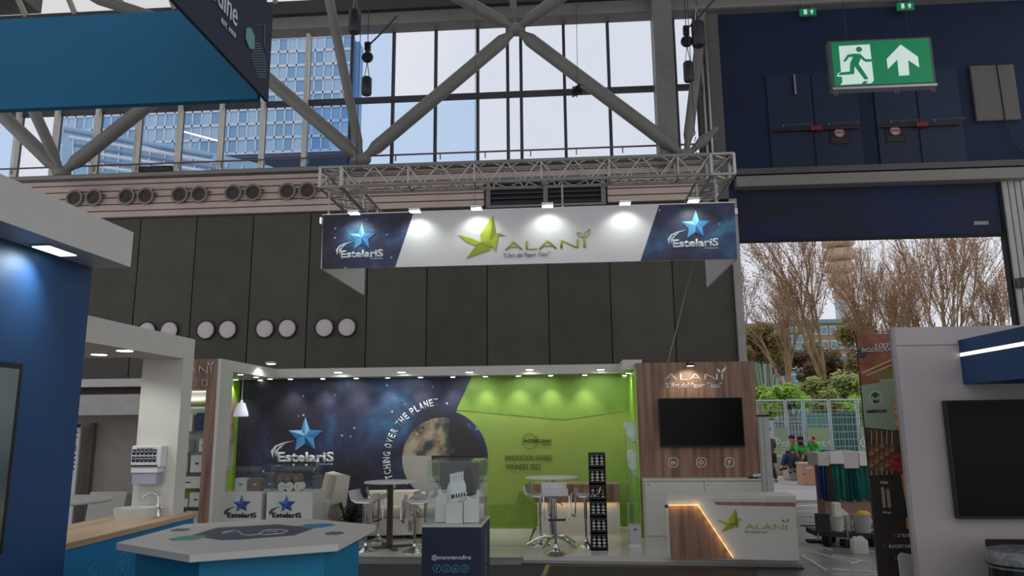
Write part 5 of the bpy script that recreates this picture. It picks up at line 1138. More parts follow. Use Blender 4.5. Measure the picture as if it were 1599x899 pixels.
spots = [((568, 862), .07, 80, 'chrome bar stool at the left front of the dark column table', (565, 775)), ((588, 846), .07, 110, 'chrome bar stool at the left rear of the dark column table', (590, 772)),
         ((645, 863), .07, -70, 'chrome bar stool at the right front of the dark column table', (650, 780)), ((662, 848), .07, -100, 'chrome bar stool at the right rear of the dark column table', (665, 777)),
         ((844, 852), .1, 75, 'chrome bar stool left of the green wall table, seat tipped up', (840, 775)), ((868, 866), .1, 8, 'front facing chrome bar stool before the green wall table', (866, 780)), ((916, 856), .1, -80, 'chrome bar stool between the green wall table and black tower', (905, 776))]
for i, ((px, py), z, a, l, sq) in enumerate(spots):
    p = on(px, py, Z=z); p.y += .08; o = st0 if i == 0 else dup(st0, p, 0, l)
    o.location = (p.x, p.y, z); o.rotation_euler = (0, 0, math.radians(a)); o['label'] = l; o.scale = (.76, .76, STZ[i])
# ---- white leather armchairs
LEA = mat('white_leather', (206, 196, 182), .5, var=.03)
def armchair(label, x, y, rz, w=.85, d=.8, h=.72, sh=.36):
    t = thing('armchair', label, 'armchair', (0, 0, 0))
    MB().bbox(-w/2, w/2, -d/2, d/2, .05, sh-.08, .03).build('base', LEA, t, True); MB().bbox(-w/2+.14, w/2-.14, -d/2+.0, d/2-.2, sh-.08, sh+.04, .04).build('seat', LEA, t, True)
    for s in (-1, 1): MB().bbox(min(s*w/2, s*(w/2-.16)), max(s*w/2, s*(w/2-.16)), -d/2, d/2, .05, sh+.16, .05).build('armrest', LEA, t, True)
    MB().prism([(-w/2, d/2-.22, .3), (-w/2, d/2+.0, .05), (-w/2, d/2+.08, h-.02), (-w/2, d/2+.02, h), (-w/2, d/2-.10, h-.02)], (w, 0, 0)).build('backrest', LEA, t, True); bv = t.children[-1].modifiers.new('b', 'BEVEL'); bv.width = .045; bv.segments = 3
    for sx in (-1, 1):
        for sy_2 in (-1, 1): MB().box(sx*w*.42-.03, sx*w*.42+.03, sy_2*d*.42-.03, sy_2*d*.42+.03, 0, .05).build('foot', BLACK, t)
    t.location = (x, y, .07); t.rotation_euler = (0, 0, math.radians(rz)); return t
p = on(520, 822, Z=.07); armchair('big pale leather armchair with high back left of the plant', p.x-.05, 10.7, -62, .95, .8, .86)
p = on(606, 836, Z=.07); armchair('white leather armchair behind the dark column table', p.x+.05, 10.75, 8, .74, .72, .60)
p = on(660, 828, Z=.07); armchair('white leather armchair at the right behind the stools', p.x+.22, 10.85, -8, .70, .7, .56)
# plant
p = on(545, 826, Y=10.15, ); t = thing('potted_plant', 'dark green leafy plant between the armchairs', 'plant', (p.x, 10.15, .07)); LF = mat('plant_dark', (36, 52, 26), .6, var=.2)
MB().lathe((p.x, 10.15, .07), [(.09, 0), (.12, .2), (.11, .2)], 18).build('pot', mat('pot_dark', (50, 46, 42), .7), t)
MB().lathe((p.x, 10.15, .25), [(.10, 0), (.10, .01)], 16).build('soil', mat('soil', (40, 32, 26), .9), t)
for k in range(46):
    a = random.uniform(0, 6.28); r = random.uniform(.08, .34); h = random.uniform(.28, .52); c, s = math.cos(a), math.sin(a); w = .035
    m0 = Vector((p.x, 10.15, .27)); m1 = Vector((p.x+c*r*.5, 10.15+s*r*.5, .07+h)); m2 = Vector((p.x+c*r, 10.15+s*r, .07+h*.9)); o_ = Vector((-s, c, 0))*w
    MB().add([m0, m1+o_, m2, m1-o_, m1+Vector((0, 0, -.006))], [(0, 1, 4), (1, 2, 4), (2, 3, 4), (3, 0, 4), (0, 1, 2, 3)]).build('leaf', LF, t)

# ---- black display tower with rows of round lids
A = on(921, 706, Y=9.45); B = on(949, 866, Y=9.45); t0 = thing('display_tower', 'tall black six tier display tower full of white round lids', 'display stand', ((A.x+B.x)/2, 9.5, .1))
xa, xb = on(921, 780, Y=9.4).x, on(947, 780, Y=9.4).x; xc = (xa+xb)/2; W_ = (xb-xa); zt_ = on(932, 706, Y=9.4).z; th = (zt_-.1)/6
MB().box(xa, xb, 9.42, 9.60, .1, .13).build('foot', BLACK, t0)
LIDW = mat('lid_white', (222, 216, 206), .6); LIDP = mat('lid_pinkish', (150, 120, 118), .6)
for k in range(6):
    z0 = .1+th*k; tr_ = MB(); tr_.box(xa, xa+.008, 9.38, 9.6, z0, z0+th-.015); tr_.box(xb-.008, xb, 9.38, 9.6, z0, z0+th-.015); tr_.box(xa, xb, 9.58, 9.6, z0, z0+th-.01); tr_.box(xa, xb, 9.38, 9.6, z0, z0+.02); tr_.box(xa, xb, 9.38, 9.39, z0, z0+.045); tr_.box(xa, xb, 9.40, 9.6, z0+th-.03, z0+th-.004)
    tr = tr_.build('tray', BLACK, t0)
    for r_ in range(4):
        for c_ in range(3):
            MB().ball((xa+.008+(W_-.016)*(c_+.5)/3, 9.41+.015*r_, z0+th*(.22+.195*r_)), 1, (.0225, .012, .0165), 12, 6).build('round_lid', LIDP if k == 3 and random.random() < .75 else LIDW, tr, True)
# white dispensers on the green side, acrylic stand with box
def dispenser(l, px0, px1, py0, py1, y, nm='towel_dispenser'):
    A = on(px0, py0, Y=y); B = on(px1, py1, Y=y); t = thing(nm, l, 'dispenser', ((A.x+B.x)/2, y, B.z)); h = A.z-B.z; w = B.x-A.x
    MB().prism([(A.x+.02, y, A.z-.01), (B.x, y, A.z), (B.x, y, B.z+.12*h), (A.x+w*.55, y, B.z+.1*h), (A.x+.12*w, y, B.z+.45*h), (A.x, y, A.z-.25*h)], (0, .2, 0)).build('body', mat('dispenser_white', (215, 220, 212), .35), t)
    MB().bbox(A.x+w*.3, A.x+w*.9, y-.012, y, B.z+.3*h, A.z-.12*h, .006).build('front_cover', mat('dispenser_cover', (226, 230, 224), .3), t)
    MB().bbox(A.x+w*.5, A.x+w*.75, y+.05, y+.12, B.z, B.z+.12*h, .005).build('spout', WHITE, t); return t
dispenser('upper white dispenser hanging on the green wall beside the oak wall', 974, 999, 658, 692, 10.6); dispenser('lower white dispenser on the green wall beside the oak wall', 980, 1000, 702, 748, 10.65)
A = on(977, 668, Y=9.75); B = on(1002, 864, Y=9.75); t = thing('acrylic_column', 'tall clear acrylic column standing on a white box base', 'display stand', ((A.x+B.x)/2, 9.8, .1))
xa, xb = A.x, on(1001, 840, Y=9.75).x; zb3 = on(990, 820, Y=9.75).z
MB().bbox(xa+.0, xb, 9.75, 9.95, .12, zb3, .006).build('box_base', mat('base_grey', (200, 200, 202), .4), t); MB().box(xa-.005, xb+.005, 9.74, 9.96, .1, .12).build('foot_plate', ALU, t)
mb = MB()
for (x0, x1, y0, y1) in ((xa, xa+.006, 9.75, 9.95), (xb-.006, xb, 9.75, 9.95), (xa, xb, 9.75, 9.756), (xa, xb, 9.944, 9.95)): mb.box(x0, x1, y0, y1, zb3, A.z)
mb.build('acrylic_tube', ACR, t); MB().box(xa, xb, 9.75, 9.95, on(990, 783, Y=9.75).z, on(990, 783, Y=9.75).z+.008).build('acrylic_shelf', ACR, t); MB().box((xa+xb)/2-.01, (xa+xb)/2+.012, 9.745, 9.75, zb3-.06, zb3-.04).build('mark', DKTXT, t)

# ---- printed white display cabinets with glass hoods
cabY = 9.65
for i, (xa, xb, sx_, l) in enumerate(((347, 407, 378, 'left'), (417, 487, 448, 'right'))):
    A = on(xa, 768, Y=cabY); B = on(xb, 812, Y=cabY); z1 = A.z
    t = thing('display_cabinet', 'white printed display cabinet with glass hood, the %s of two' % l, 'cabinet', ((A.x+B.x)/2, cabY+.25, .07))
    MB().bbox(A.x, B.x, cabY, cabY+.5, .07, z1, .004).build('body', mat('cab_white', (208, 206, 198), .5), t)
    logo_star(sx_, 787, .68, STD, DKTXT, t, Y=cabY-.001, tiny=False)
    G0 = on(xa+5, 728, Y=cabY+.02); zt_ = G0.z
    g = MB()
    for (x0, x1, y0, y1) in ((A.x+.03, A.x+.038, cabY+.02, cabY+.48), (B.x-.038, B.x-.03, cabY+.02, cabY+.48), (A.x+.03, B.x-.03, cabY+.02, cabY+.028), (A.x+.03, B.x-.03, cabY+.472, cabY+.48)): g.box(x0, x1, y0, y1, z1, zt_)
    g.box(A.x+.03, B.x-.03, cabY+.02, cabY+.48, zt_, zt_+.008); g.build('glass_hood', GL, t)
A = on(365, 765, Y=9.8); z1 = on(370, 768, Y=cabY).z
product('cream box with small print under the left glass hood', on(366, 765, Y=9.8).x, 9.8, z1, .16, .12, .165, BXW, group=None); product('brown kraft box under the left glass hood', on(389, 765, Y=9.8).x, 9.8, z1, .155, .12, .165, mat('kraft_brown', (128, 110, 92), .7), LINEW, group=None)
rx = [on(x, 760, Y=9.82).x for x in (440, 451.5, 465)]
for i, x in enumerate(rx):
    for k, (m, c) in enumerate(((BXW, 'white'), (mat('roll_brown', (120, 96, 72), .7), 'brown'))):
        r = .055; z = z1+r+.105*k; xx = x-(.03 if k else 0); t = thing('paper_roll', '%s paper roll in the %s row under the right glass hood, %s from the left' % (c, 'lower' if k == 0 else 'upper', ORD[i]), 'roll', (xx, 9.82, z-r), 'paper rolls under glass')
        MB().lathe((xx, 9.82, z), [(r, 0), (r, .14)], 22, (0, 1, 0)).build('paper', m, t, True); ring3([Vector((xx+r*.4*math.cos(a*.5236), 9.818, z+r*.4*math.sin(a*.5236))) for a in range(12)], [Vector((xx+r*.3*math.cos(a*.5236), 9.818, z+r*.3*math.sin(a*.5236))) for a in range(12)], BXB, t, 'core')

# ================================================================= LEFT STAND (navy and cyan)
fw = thing('navy_wall', 'tall navy blue stand wall with white cantilevered canopy at far left', 'exhibition wall', (-2.8, 3, 0))
MB().box(-2.95, -2.73, .5, 4.0, 0, 2.513).build('wall_board', EVB, fw)
MB().box(-3.4, -2.5, .5, 4.0, 2.513, 2.72).build('canopy', WHITE, fw)
A = on(57, 382, Z=2.512); B = on(118, 395, Z=2.512)
fx_ = MB().box(-2.68, -2.57, 3.42, 3.65, 2.502, 2.514).build('recessed_lamp', ALU, fw); MB().box(-2.67, -2.58, 3.43, 3.64, 2.499, 2.503).build('lens', mat('lamp_cool', (240, 255, 250), .5, emit=(215, 245, 240), es=4), fx_)
spot((-2.60, 3.52, 2.49), (-2.76, 3.3, 2.0), 13, 125, (.80, .95, 1), .9)
t = thing('wall_television', 'dark television on the navy wall at the left picture edge', 'television', (-2.7, 2.8, 1.3))
MB().bbox(-2.73, -2.69, 1.9, 3.49, 1.02, 1.92, .008).build('case', BLACK, t); MB().box(-2.69, -2.688, 1.92, 3.46, 1.05, 1.89).build('screen', mat('tv_glass_reflection', (84, 98, 98), .12, var=.3, scale=1.5), t)  # grey-green reflection is put into the screen colour
# hanging sign
HX = -1.8; hz0 = on(420, 160, X=HX).z; hz1 = on(429, 19, X=HX).z; hy = on(422, 100, X=HX).y
hs = thing('hanging_sign', 'suspended box sign, teal back and dark slate side with white lettering', 'sign', (HX-1.5, hy-1, hz0))
MB().box(HX-.02, HX, hy-2.2, hy, hz0, hz1).build('side_panel', EVD, hs)
hzb0 = on(0, 168, Y=hy).z; MB().box(HX-4.2, HX-.05, hy-.05, hy, hz0, hz1).build('back_panel', EVT, hs)
MB().box(HX-4.2, HX-.05, hy-2.2, hy-2.15, hz0, hz1).build('front_panel', EVD, hs)
SX = dict(X=HX+.004)
# word on the side panel; far end nearest the picture centre
def sp(y, z): return Vector((HX+.004, y, z))
def hx_(x, y): q = on(x, y, X=HX+.004); return q
A = hx_(364, 44)
P_e0 = hx_(369, 43); bz_ = hz0+(hz1-hz0)*.47
e1 = P_e0.y
text3('evans vanodine', sp(e1-.85, P_e0.z), sp(e1, P_e0.z), sp(e1-.85, P_e0.z+.14), LINEW, hs)
q1 = hx_(367, 61); text3('EST. 1919', sp(q1.y-.17, q1.z), sp(q1.y, q1.z), sp(q1.y-.17, q1.z+.03), LINEW, hs, bold=.02)
hp = [(384.5, 43), (391, 43.5), (397, 56), (396.5, 77), (389, 76), (383, 60)]
poly('mint_hexagon', [hx_(*q) for q in hp], .004, MINT, hs)
for k in range(14):
    y0 = 68+k*4; xa = 396+max(0, (6-k))*.6 - min(k, 6)*.6+2; xb = 406+min(k, 9)*1.0; xa = (398, 397, 395, 394, 393, 392.5, 393, 394, 395, 396.5, 398, 400, 401.5, 403)[k]
    xb = (405, 407, 408.5, 410, 412, 414, 415, 415.5, 415.5, 415.5, 415.5, 415.5, 415.5, 415)[k]
    pline([(xa, y0), (xb, y0)], .8, mat('line_slate', (110, 124, 136), .7), hs, X=HX+.003)
pline([(403, 38), (413, 38), (413, 72), (419, 86)], .6, mat('line_slate'), hs, X=HX+.003)
t = thing('hanging_chain', 'short chain at the right end of the hanging box sign', 'chain', (HX, hy-.05, hz1)); mb = MB()
for k in range(5):
    z = hz1+.03+k*.05; a = .012 if k % 2 else 0; b = 0 if k % 2 else .012; mb.tube([(HX-.03-a, hy-.05-b, z-.03), (HX-.03+a, hy-.05+b, z-.03), (HX-.03+a, hy-.05+b, z+.03), (HX-.03-a, hy-.05-b, z+.03), (HX-.03-a, hy-.05-b, z-.03)], .005, 5)
mb.build('links', ALU, t)
# white arch
CZ = .92
AX = -3.14; ay = 6.03; az = 2.333
cyn = 5.86
ar = thing('white_portal', 'white portal frame with wide column behind the wash basin', 'portal', (-3.4, 5.2, 0))
MB().box(AX-.95, AX, 3.6, 5.70, az-.175, az).build('beam', WHITE, ar); MB().box(AX-.345, AX, 5.70, ay, az-.175, az).build('beam_end', WHITE, ar)
xl = on(224, 557, Y=cyn).x
MB().box(xl, AX, cyn, ay, CZ, az-.175).build('column', WHITE, ar)
for i, (px, py) in enumerate(((155, 552), (195, 546))):
    p = on(px, py, Z=az-.175); f = MB().lathe((p.x, p.y, az-.183), [(.07, 0), (.07, .008)], 20).build('downlight', ALU, ar); MB().lathe((p.x, p.y, az-.186), [(.055, 0), (.055, .003)], 20).build('lens', LEDS, f)
    spot((p.x, p.y, az-.2), (p.x, p.y+.5, 0), 8, 130, (.93, 1, .95))
# basin counter
CZ = .92
bc = thing('basin_counter', 'cyan blue counter with light oak top carrying the wash basin', 'counter', (-3.3, 4.9, 0))
MB().box(-3.6, -3.05, 2.5, 6.03, 0, CZ-.04).build('body', mat('cyan_deep_panel', (8, 128, 182), .6, var=.03), bc); MB().bbox(-3.62, -3.035, 2.48, 6.06, CZ-.04, CZ, .004).build('oak_top', WOODL, bc)
BXF = -3.049
for (cx_, cy_, w) in ((191, 880, 0), (224, 864, 1), (147, 897, 2)):
    c = on(cx_, cy_, X=BXF); r = .085
    hexp = [Vector((BXF, c.y+r*math.sin(math.pi/3*k)*.95, c.z+r*math.cos(math.pi/3*k)*1.05-.02)) for k in range(6)]
    for k in range(6): MB().tube([hexp[k], hexp[(k+1) % 6]], .0025, 4).build('hexagon_line', LINEB, bc)
    for k in range(4): MB().tube([Vector((BXF, c.y-.03+.018*k, c.z-.06)), Vector((BXF, c.y-.035+.018*k, c.z-.0+.01*(k % 2))), Vector((BXF, c.y-.02+.018*k, c.z+.02))], .003, 4).build('hand_line', LINEB, bc)
bp = on(209, 812, Z=CZ); b0 = on(174, 806, Z=CZ); b1 = on(243, 806, Z=CZ); by = 5.69; bx = -3.345; br = .165
t = thing('wash_basin', 'round white counter top wash basin', 'basin', (bx, by, CZ)); hb = on(209, 792, Y=by).z-CZ; BAS = mat('ceramic_white', (206, 206, 198), .25, var=.02)
MB().lathe((bx, by, CZ), [(br*.92, 0), (br*.97, hb*.5), (br, hb), (br*.96, hb), (br*.9, hb*.4), (br*.5, hb*.2), (.02, hb*.18)], 36, sx=1, sy=.8).build('bowl', BAS, t, True); MB().lathe((bx, by, CZ+hb*.2), [(.025, 0), (.025, .006)], 14).build('drain', CHROME, t)
fp_ = on(243, 806, Z=CZ); t = thing('basin_tap', 'chrome swan neck tap beside the wash basin', 'tap', (fp_.x, fp_.y+.05, CZ)); X_, Y_ = fp_.x, fp_.y+.02; ht = on(236, 768, Y=Y_).z; xt = on(224, 778, Y=Y_)
MB().lathe((X_, Y_, CZ), [(.025, 0), (.022, .01), (.016, .06), (.012, .09)], 14).build('body', CHROME, t, True)
MB().tube([(X_, Y_, CZ+.05), (X_, Y_, ht-.05), (X_-.012, Y_, ht-.02), (X_-.04, Y_, ht), (X_-.075, Y_, ht-.01), (xt.x+.005, Y_, xt.z+.02), (xt.x, Y_, xt.z)], .008, 10).build('spout', CHROME, t, True); MB().tube([(X_, Y_, CZ+.05), (X_+.035, Y_-.01, CZ+.07)], .007, 8).build('lever', CHROME, t, True)
# hand wash sign and towel dispenser on the column
def colp(px, py): return on(px, py, Y=cyn)
A = colp(218, 697); B = colp(255, 724.5); t = thing('towel_dispenser', 'white towel dispenser with black pictogram sheet on the white column', 'dispenser', ((A.x+B.x)/2, cyn, colp(236, 755).z))
MB().bbox(A.x-.005, B.x+.03, cyn-.10, cyn, B.z-.02, A.z+.01, .012).build('upper_body', mat('disp_w', (225, 225, 222), .35), t)
MB().box(A.x, B.x, cyn-.104, cyn-.10, B.z, A.z-.0).build('info_sheet', LINEW, t)
gw = (B.x-A.x)
for r_ in range(2):
    for c_ in range(6): MB().box(A.x+gw*(.03+.162*c_), A.x+gw*(.03+.162*c_+.135), cyn-.107, cyn-.104, A.z-.062-.055*r_, A.z-.018-.055*r_).build('pictogram', DKTXT, t); MB().ball((A.x+gw*(.1+.162*c_), cyn-.108, A.z-.036-.055*r_), .006, (1.4, .3, .8), 6, 4).build('pictogram_hand', LINEW, t)
text3('HAND WASHING TECHNIQUE', (A.x+gw*.2, cyn-.106, A.z-.013), (A.x+gw*.85, cyn-.106, A.z-.013), (A.x+gw*.2, cyn-.106, A.z-.007), mat('print_red', (150, 60, 60), .6), t)
MB().box(A.x, B.x+.005, cyn-.108, cyn-.09, B.z-.012, B.z).build('black_strip', BLACK, t)
C_1 = colp(218, 737); C_2 = colp(256, 755); MB().bbox(A.x, B.x+.01, cyn-.10, cyn, C_1.z, B.z-.02, .006).build('lower_body', mat('disp_w'), t)
MB().bbox(A.x+.01, B.x, cyn-.09, cyn, C_2.z, C_1.z, .006).build('grey_tray', mat('disp_lilac', (165, 165, 180), .4), t)
# hexagonal counter
hx6 = [(-1.826, 3.594), (-1.205, 3.932), (-1.203, 4.678), (-1.822, 5.029), (-2.429, 4.703), (-2.418, 3.956)]
hc = thing('hexagonal_counter', 'hexagonal cyan counter with white top printed with slate hexagons', 'counter', (-1.82, 4.3, 0))
MB().prism([(x, y, .965) for x, y in hx6], (0, 0, .035)).build('white_top', WHITE, hc)
cx6, cy6 = -1.817, 4.315; inn = [(cx6+(x-cx6)*.86, cy6+(y-cy6)*.86) for x, y in hx6]
MB().prism([(x, y, 0) for x, y in inn], (0, 0, .965)).build('body', EVC, hc)
def hp_(pts, m, n, th=.0015): return MB().prism([on(x, y, Z=1.0) for x, y in pts], (0, 0, th)).build(n, m, hc)
hz = lambda x, y: (180+x/3.807, 780+y/3.807)
hp_([hz(*q) for q in ((600, 168), (960, 147), (1080, 158), (1185, 168), (1065, 212), (700, 240), (630, 240), (450, 215))], mat('slate_hex', (72, 76, 92), .5), 'slate_hexagon')
hp_([hz(*q) for q in ((315, 235), (410, 217), (520, 213), (545, 222), (470, 240), (345, 245))], MINT, 'mint_hexagon', .002)
hp_([hz(*q) for q in ((1085, 160), (1150, 146), (1280, 142), (1310, 152), (1235, 165), (1140, 172))], mat('blue_hex', (50, 130, 175), .5), 'blue_hexagon', .002)
hp_([hz(*q) for q in ((1245, 200), (1290, 190), (1350, 192), (1362, 200), (1330, 208), (1255, 210))], mat('small_slate', (96, 104, 112), .5), 'small_hexagon', .002)
hp_([hz(*q) for q in ((325, 182), (370, 172), (440, 173), (445, 180), (400, 186), (335, 187))], mat('small_slate'), 'small_hexagon', .002)
hp_([hz(*q) for q in ((560, 243), (820, 236), (700, 258), (620, 260))], mat('pale_shadow_print', (196, 200, 204), .5), 'pale_hexagon', .001)
def zl(pts, n='outline'): MB().tube([on(*hz(*q), Z=1.002) for q in pts], .0025, 4).build(n, LINEW, hc)
zl([(635, 195), (700, 180), (740, 190), (750, 205), (800, 212), (850, 205), (880, 185), (920, 178), (1000, 178), (1025, 185), (990, 200), (900, 208), (850, 205)]); zl([(640, 200), (690, 188), (700, 192)]); zl([(900, 190), (960, 188), (950, 196)]); zl([(660, 190), (640, 195)])
# plinth with acrylic box of bottles
Z0 = .95; q0 = on(659, 820, Z=Z0); q1 = on(751, 820, Z=Z0); q2 = on(766, 805, Z=Z0); px0, px1 = q0.x, q1.x+.003; py0, py1 = q0.y, q2.y
NV = mat('plinth_navy', (28, 38, 62), .55, var=.05)
pn = thing('navy_plinth', 'dark navy square plinth with white handle name and round icons', 'plinth', ((px0+px1)/2, (py0+py1)/2, 0))
MB().box(px0, px1, py0, py1, 0, Z0-.012).build('body', NV, pn); MB().bbox(px0-.002, px1+.002, py0-.002, py1+.002, Z0-.012, Z0, .002).build('top', WHITE, pn)
PNL = dict(Y=py0-.001)
ptext('@evansvanodine', 674, 875, 735.5, 875, 9, LINEW, pn, bold=.012, **PNL)
for (x, s_) in ((682.5, 'f'), (697, 'd'), (711, 'in'), (725.5, 'o')):
    ring_px(x, 887.5, 6.2, .7, LINEB, pn, **PNL)
    if s_ == 'o': ring_px(x, 887.5, 2.2, .6, LINEB, pn, **PNL)
    else: ptext(s_, x-(2.2 if s_ == 'in' else 1.4), 890.5, x+(2.2 if s_ == 'in' else 1.4), 890.5, 5.6, LINEB, pn, **PNL)
PX = px1+.001
text3('evans vanodine', (PX, py0+.25, .52), (PX, py0+.25, .90), (PX, py0+.17, .52), mat('line_slate'), pn, bold=.01)
ab = thing('acrylic_case', 'clear acrylic display case with white bottles on the navy plinth', 'display case', ((px0+px1)/2, (py0+py1)/2, Z0))
ax0, ax1, ay0, ay1 = px0+.025, px1-.012, py0+.02, py1-.02; azt = on(664, 722, Y=ay0).z
for (x0, x1, y0, y1, n) in ((ax0, ax0+.006, ay0, ay1, 's'), (ax1-.006, ax1, ay0, ay1, 's'), (ax0, ax1, ay0, ay0+.006, 's'), (ax0, ax1, ay1-.006, ay1, 's')): MB().box(x0, x1, y0, y1, Z0, azt).build('side_pane', ACR, ab)
MB().box(ax0-.002, ax1+.002, ay0-.002, ay1+.002, azt, azt+.008).build('top_pane', glass('acrylic_edge', (.86, .93, .92), .14), ab)
BT = mat('bottle_white', (225, 224, 218), .4, var=.02)
jw = .14
def bot(l, x, y, w, h, dep=.09, cap=None): jerry(l, x, x+w, y, Z0+.001, Z0+h, BT, dep, 'jerrycan', 'canister', cap, 'white canisters in the acrylic case')
bot('large white canister with handle at the left front of the acrylic case', ax0+.035, ay0+.10, .12, .215, .12)
bot('small white canister at the far left rear of the acrylic case', ax0+.012, ay0+.30, .06, .20, .08)
bot('white canister at the right of the acrylic case front', ax1-.125, ay0+.08, .11, .175, .12)
bot('slim white canister at the right rear of the acrylic case', ax1-.07, ay0+.30, .06, .20, .08)
t = thing('riser_block', 'white block riser in the middle of the acrylic case', 'block', ((ax0+ax1)/2, ay0+.07, Z0)); rbz = on(705, 785, Y=ay0+.07).z
MB().bbox(on(696, 800, Y=ay0+.07).x, on(722, 800, Y=ay0+.07).x, ay0+.07, ay0+.25, Z0+.001, rbz, .003).build('body', BT, t)
for k in range(5):
    x = on(706+k*3.0, 780, Y=ay0+.14).x; y = ay0+.10+.035*k; zb4 = rbz+.001; h = .185+.002*k
    t = thing('spray_bottle', 'white squeeze bottle with green label, %s from the left in the leaning row' % ORD[k], 'bottle', (x, y, zb4), 'row of white bottles in the case')
    MB().lathe((x, y, zb4), [(.026, 0), (.030, .01), (.030, h*.5), (.022, h*.62), (.011, h*.72), (.010, h*.92)], 16, sy=.6).build('body', BT, t, True); MB().lathe((x, y, zb4+h*.9), [(.011, 0), (.011, .016), (.007, .022)], 10).build('cap', BT, t, True)
    MB().box(x+.002, x+.025, y-.0195, y-.0175, zb4+h*.15, zb4+h*.28).build('label_print', mat('bottle_green_label', (30, 90, 70), .6), t)

# ================================================================= BACKGROUND MEETING BOOTH (far left)
mbth = thing('meeting_booth', 'white walled meeting booth behind the navy wall', 'booth', (-8, 10, 0))
def m_(px, py, Y): return on(px, py, Y=Y)
gz = m_(150, 595, 9.6).z
MB().box(-9.6, -5.45, 9.6, 9.75, m_(150, 604, 9.6).z, gz+.03).build('top_fascia', OFFW, mbth)
MB().box(-9.6, -5.45, 9.72, 9.8, m_(150, 614, 9.6).z, m_(150, 604, 9.6).z).build('dark_gap', mat('gap_brown', (70, 56, 48), .8), mbth)
MB().box(-9.6, -5.45, 9.6, 9.75, m_(150, 648, 9.6).z, m_(150, 616, 9.6).z).build('lower_fascia', mat('booth_grey_white', (190, 184, 176), .7), mbth)
MB().box(-9.6, -5.45, 10.2, 10.3, 0, m_(150, 648, 9.6).z+.05).build('back_wall', mat('booth_wall', (165, 155, 146), .7), mbth)
A = m_(132, 660, 10.0); MB().box(A.x-.0, A.x+.06, 10.12, 10.2, 0, A.z).build('wall_upright', mat('upright_taupe', (120, 112, 104), .7), mbth); A = m_(212, 656, 10.0); MB().box(A.x, A.x+.05, 10.12, 10.2, 0, A.z).build('wall_upright', mat('upright_taupe'), mbth)
A = m_(100, 662, 9.95); B = m_(131, 815, 9.95); t = thing('wall_poster', 'white information poster with dark text in the meeting booth', 'poster', ((A.x+B.x)/2, 9.95, .3))
xl_, xr_ = m_(108, 700, 9.95).x-.35, m_(131, 662, 9.95).x-.03
MB().box(xl_, xr_, 9.93, 9.96, .3, A.z).build('board', LINEW, t); MB().box(xl_, xr_, 9.925, 9.93, A.z-.05, A.z).build('top_band', mat('poster_black', (36, 34, 38), .6), t)
for (yy_, s_) in ((676, 'PRODUCTS'), (684, 'CLEANING'), (712, 'HYGIENE AT WORK'), (719, 'SAFE AND CLEAN'), (726, 'EVERY SINGLE DAY'), (733, 'FOR EVERYONE')):
    z = m_(120, yy_, 9.92).z; MB().box(xr_-.32, xr_-.03, 9.926, 9.93, z, z+.02).build('text_line', mat('poster_black'), t)
z = m_(120, 705, 9.92).z; MB().box(xr_-.22, xr_-.03, 9.926, 9.93, z, z+.09).build('photo', mat('poster_photo', (110, 96, 96), .6, rgb2=(180, 168, 164), scale=20), t)
def cafe_chair(l, px, py, Y, rz, m):
    p = m_(px, py, Y); t = thing('visitor_chair', l, 'chair', (p.x, Y, 0)); hB = p.z; ca, sa = math.cos(rz), math.sin(rz)
    def R(x, y, z): return (p.x+x*ca-y*sa, Y+x*sa+y*ca, z)
    MB().prism([R(-.22, .0, hB-.34), R(.2, .0, hB-.34), R(.24, .03, hB), R(-.20, .03, hB)], R(0, .03, 0) and Vector((-sa*.03, ca*.03, 0))).build('backrest', m, t)
    MB().prism([R(-.22, -.42, .44), R(.22, -.42, .44), R(.2, .02, .44), R(-.2, .02, .44)], (0, 0, .035)).build('seat', m, t)
    for sx in (-.2, .2):
        for syy in (-.4, 0): MB().tube([R(sx, syy, .44), R(sx*1.1, syy*1.05, 0)], .011, 6).build('leg', CHROME, t)
        MB().tube([R(sx, 0, .44), R(sx, .02, hB-.3)], .011, 6).build('back_post', CHROME, t)
cafe_chair('white plastic visitor chair at the meeting booth table', 165, 768, 8.9, .1, mat('chair_cream', (196, 190, 180), .5)); cafe_chair('grey visitor chair half hidden behind the wash basin', 207, 772, 9.5, -.1, mat('chair_grey', (120, 114, 106), .6))
p = m_(120, 780, 7.9); t = thing('meeting_table', 'white meeting table behind the navy wall edge', 'table', (p.x-.3, 7.9, 0))
MB().lathe((p.x-.25, 7.9, p.z-.03), [(.55, 0), (.56, .01), (.56, .03), (.55, .035)], 32).build('table_top', WHITE, t); MB().tube([(p.x-.25, 7.9, 0), (p.x-.25, 7.9, p.z-.03)], .035, 10).build('column', CHROME, t); MB().lathe((p.x-.25, 7.9, 0), [(.28, 0), (.27, .02), (.04, .04)], 24).build('base', CHROME, t)

